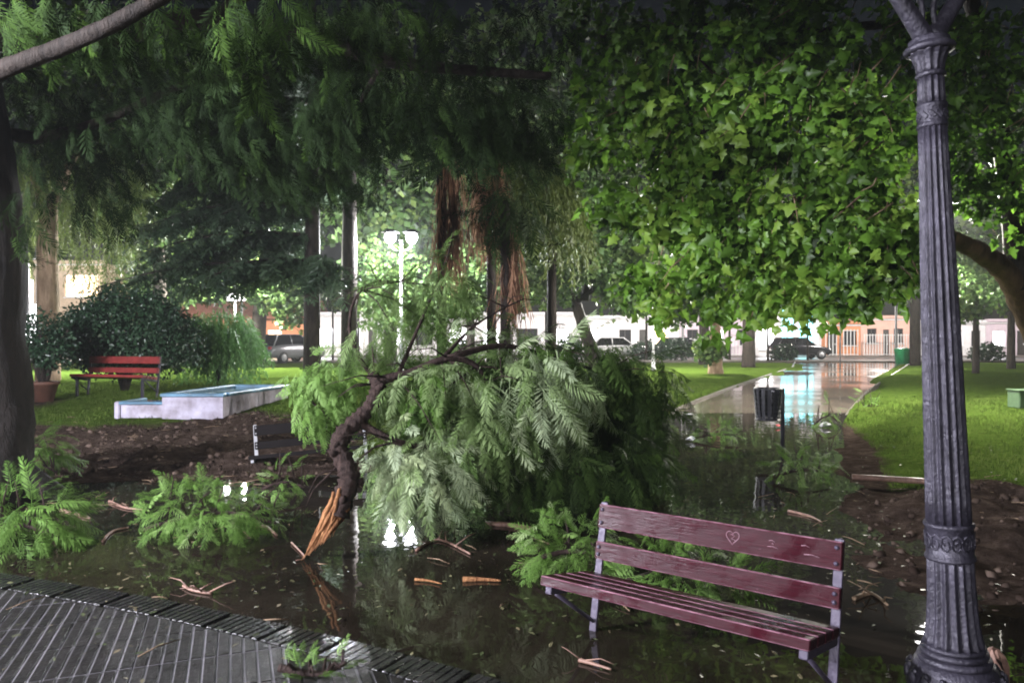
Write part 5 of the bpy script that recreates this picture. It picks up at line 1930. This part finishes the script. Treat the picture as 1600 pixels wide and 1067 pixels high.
# ------------------------------------------------------------------ parked cars
def car(name, label, px, d, rz, paint, z=.1, sc_=1.0, group=None):
    t = empty(name, ((px - 800) / F * d, d, z), rz)
    t.scale = (sc_, sc_, sc_)
    tag(t, label, 'car', group)
    # side profile stations along x (length), section half width / roof
    prof = [(-2.15, .42, .72), (-2.1, .36, .98), (-1.75, .32, 1.02), (-1.2, .3, 1.06), (-.2, .3, 1.08), (.9, .3, 1.04), (1.5, .32, .96), (2.0, .36, .86), (2.15, .42, .70)]
    vs, fs = [], []
    for x, zb_, zt_ in prof:
        hw = .88 if abs(x) < 1.9 else .80
        for y, z_ in ((-hw * .92, zb_), (-hw, zb_ + .2), (-hw, zt_ - .15), (-hw * .93, zt_), (hw * .93, zt_), (hw, zt_ - .15), (hw, zb_ + .2), (hw * .92, zb_)):
            vs.append((x, y, z_))
    for i in range(len(prof) - 1):
        for k in range(8):
            a, b_ = i * 8 + k, i * 8 + (k + 1) % 8
            fs.append([a, a + 8, b_ + 8, b_])
    fs.append(list(range(8)))
    fs.append([len(vs) - 8 + k for k in range(8)][::-1])
    MB().add(vs, fs, 0, True).build('body', M[paint], t)

    def hull(secs):
        vv, ff = [], []
        for x, y, z_ in secs: vv += [(x, -y, z_), (x, y, z_)]
        return vv, ff
    # cabin: glass volume with painted roof
    lo = [(-1.95, .80, 1.0), (1.0, .80, 1.03)]
    hi = [(-1.5, .64, 1.58), (.25, .64, 1.60)]
    v8 = [(lo[0][0], -.8, 1.0), (lo[1][0], -.8, 1.03), (lo[1][0], .8, 1.03), (lo[0][0], .8, 1.0), (hi[0][0], -.64, 1.58), (hi[1][0], -.64, 1.6), (hi[1][0], .64, 1.6), (hi[0][0], .64, 1.58)]
    MB().add(v8, [[0, 1, 5, 4], [1, 2, 6, 5], [2, 3, 7, 6], [3, 0, 4, 7]]).build('window_glass', M['glass_dark'], t)
    rf = MB().box((-.62, 0, 1.61), (1.85, 1.32, .07), bev=.03).build('roof', M[paint], t)
    pm = MB()
    for s_ in (-1, 1):
        pm.tube([(-1.95, .8 * s_, 1.0), (-1.5, .645 * s_, 1.59)], .04, 6)
        pm.tube([(-.55, .81 * s_, 1.03), (-.6, .655 * s_, 1.59)], .035, 6)
        pm.tube([(1.0, .8 * s_, 1.03), (.25, .645 * s_, 1.6)], .035, 6)
    pm.build('pillar', M[paint], t)
    for x in (-1.3, 1.35):
        for s_ in (-1, 1):
            wh = MB()
            pr = [(.20, -.11), (.33, -.11), (.345, -.06), (.345, .06), (.33, .11), (.20, .11)]
            wh.lathe(pr, 20)
            o_ = wh.build('wheel', M['rubber'], t)
            o_.location = (x, s_ * .80, .345)
            o_.rotation_euler = (R(90), 0, 0)
            MB().lathe([(.03, -.118), (.2, -.112), (.2, .112), (.03, .118)], 14).build('rim', M['pole_white'], o_)
    for s_ in (-1, 1):
        MB().box((-2.1, s_ * .66, .88), (.12, .24, .18), bev=.03).build('tail_light', M['tail'], t)
        MB().box((2.08, s_ * .62, .74), (.14, .3, .14), bev=.03).build('headlight', M['frame_white'], t)
        MB().box((.72, s_ * .97, 1.08), (.12, .16, .12), bev=.03).build('mirror', M[paint], t)
    MB().box((-2.14, 0, .48), (.14, 1.5, .2), bev=.04).build('bumper', M['rubber'], t)
    MB().box((-2.17, 0, .74), (.02, .42, .13)).build('number_plate', M['plate'], t)
    return t


car('parked_car', 'grey hatchback parked beyond the lawn seen from behind', 452, 46, R(62), 'car_grey', .15, 1.08)
cg = 'cars parked along the street'
car('parked_car', 'dark car parked behind the lawn left of the pale flared trunk', 1068, 55, R(2), 'car_dark', .1, 1, cg)
car('parked_car', 'dark car parked in front of the white shop', 1248, 56, R(4), 'car_dark', .1, 1, cg)
car('parked_car', 'white car parked right of the forked tree', 968, 54, R(-3), 'car_white', .1, 1, cg)

# ------------------------------------------------------------------ damp night air
hz = MB().box((0, 40, 8.5), (260, 110, 23)).build('haze', None)
hm = bpy.data.materials.new('damp_air')
hm.use_nodes = True
for n_ in list(hm.node_tree.nodes):
    if n_.type == 'BSDF_PRINCIPLED': hm.node_tree.nodes.remove(n_)
pvn = hm.node_tree.nodes.new('ShaderNodeVolumePrincipled')
pvn.inputs['Color'].default_value = (.9, .93, .95, 1)
pvn.inputs['Density'].default_value = .0007
hm.node_tree.links.new(pvn.outputs[0], hm.node_tree.nodes['Material Output'].inputs['Volume'])
hz.data.materials.append(hm)
tag(hz, 'thin damp night air over the park', 'haze', kind='stuff')
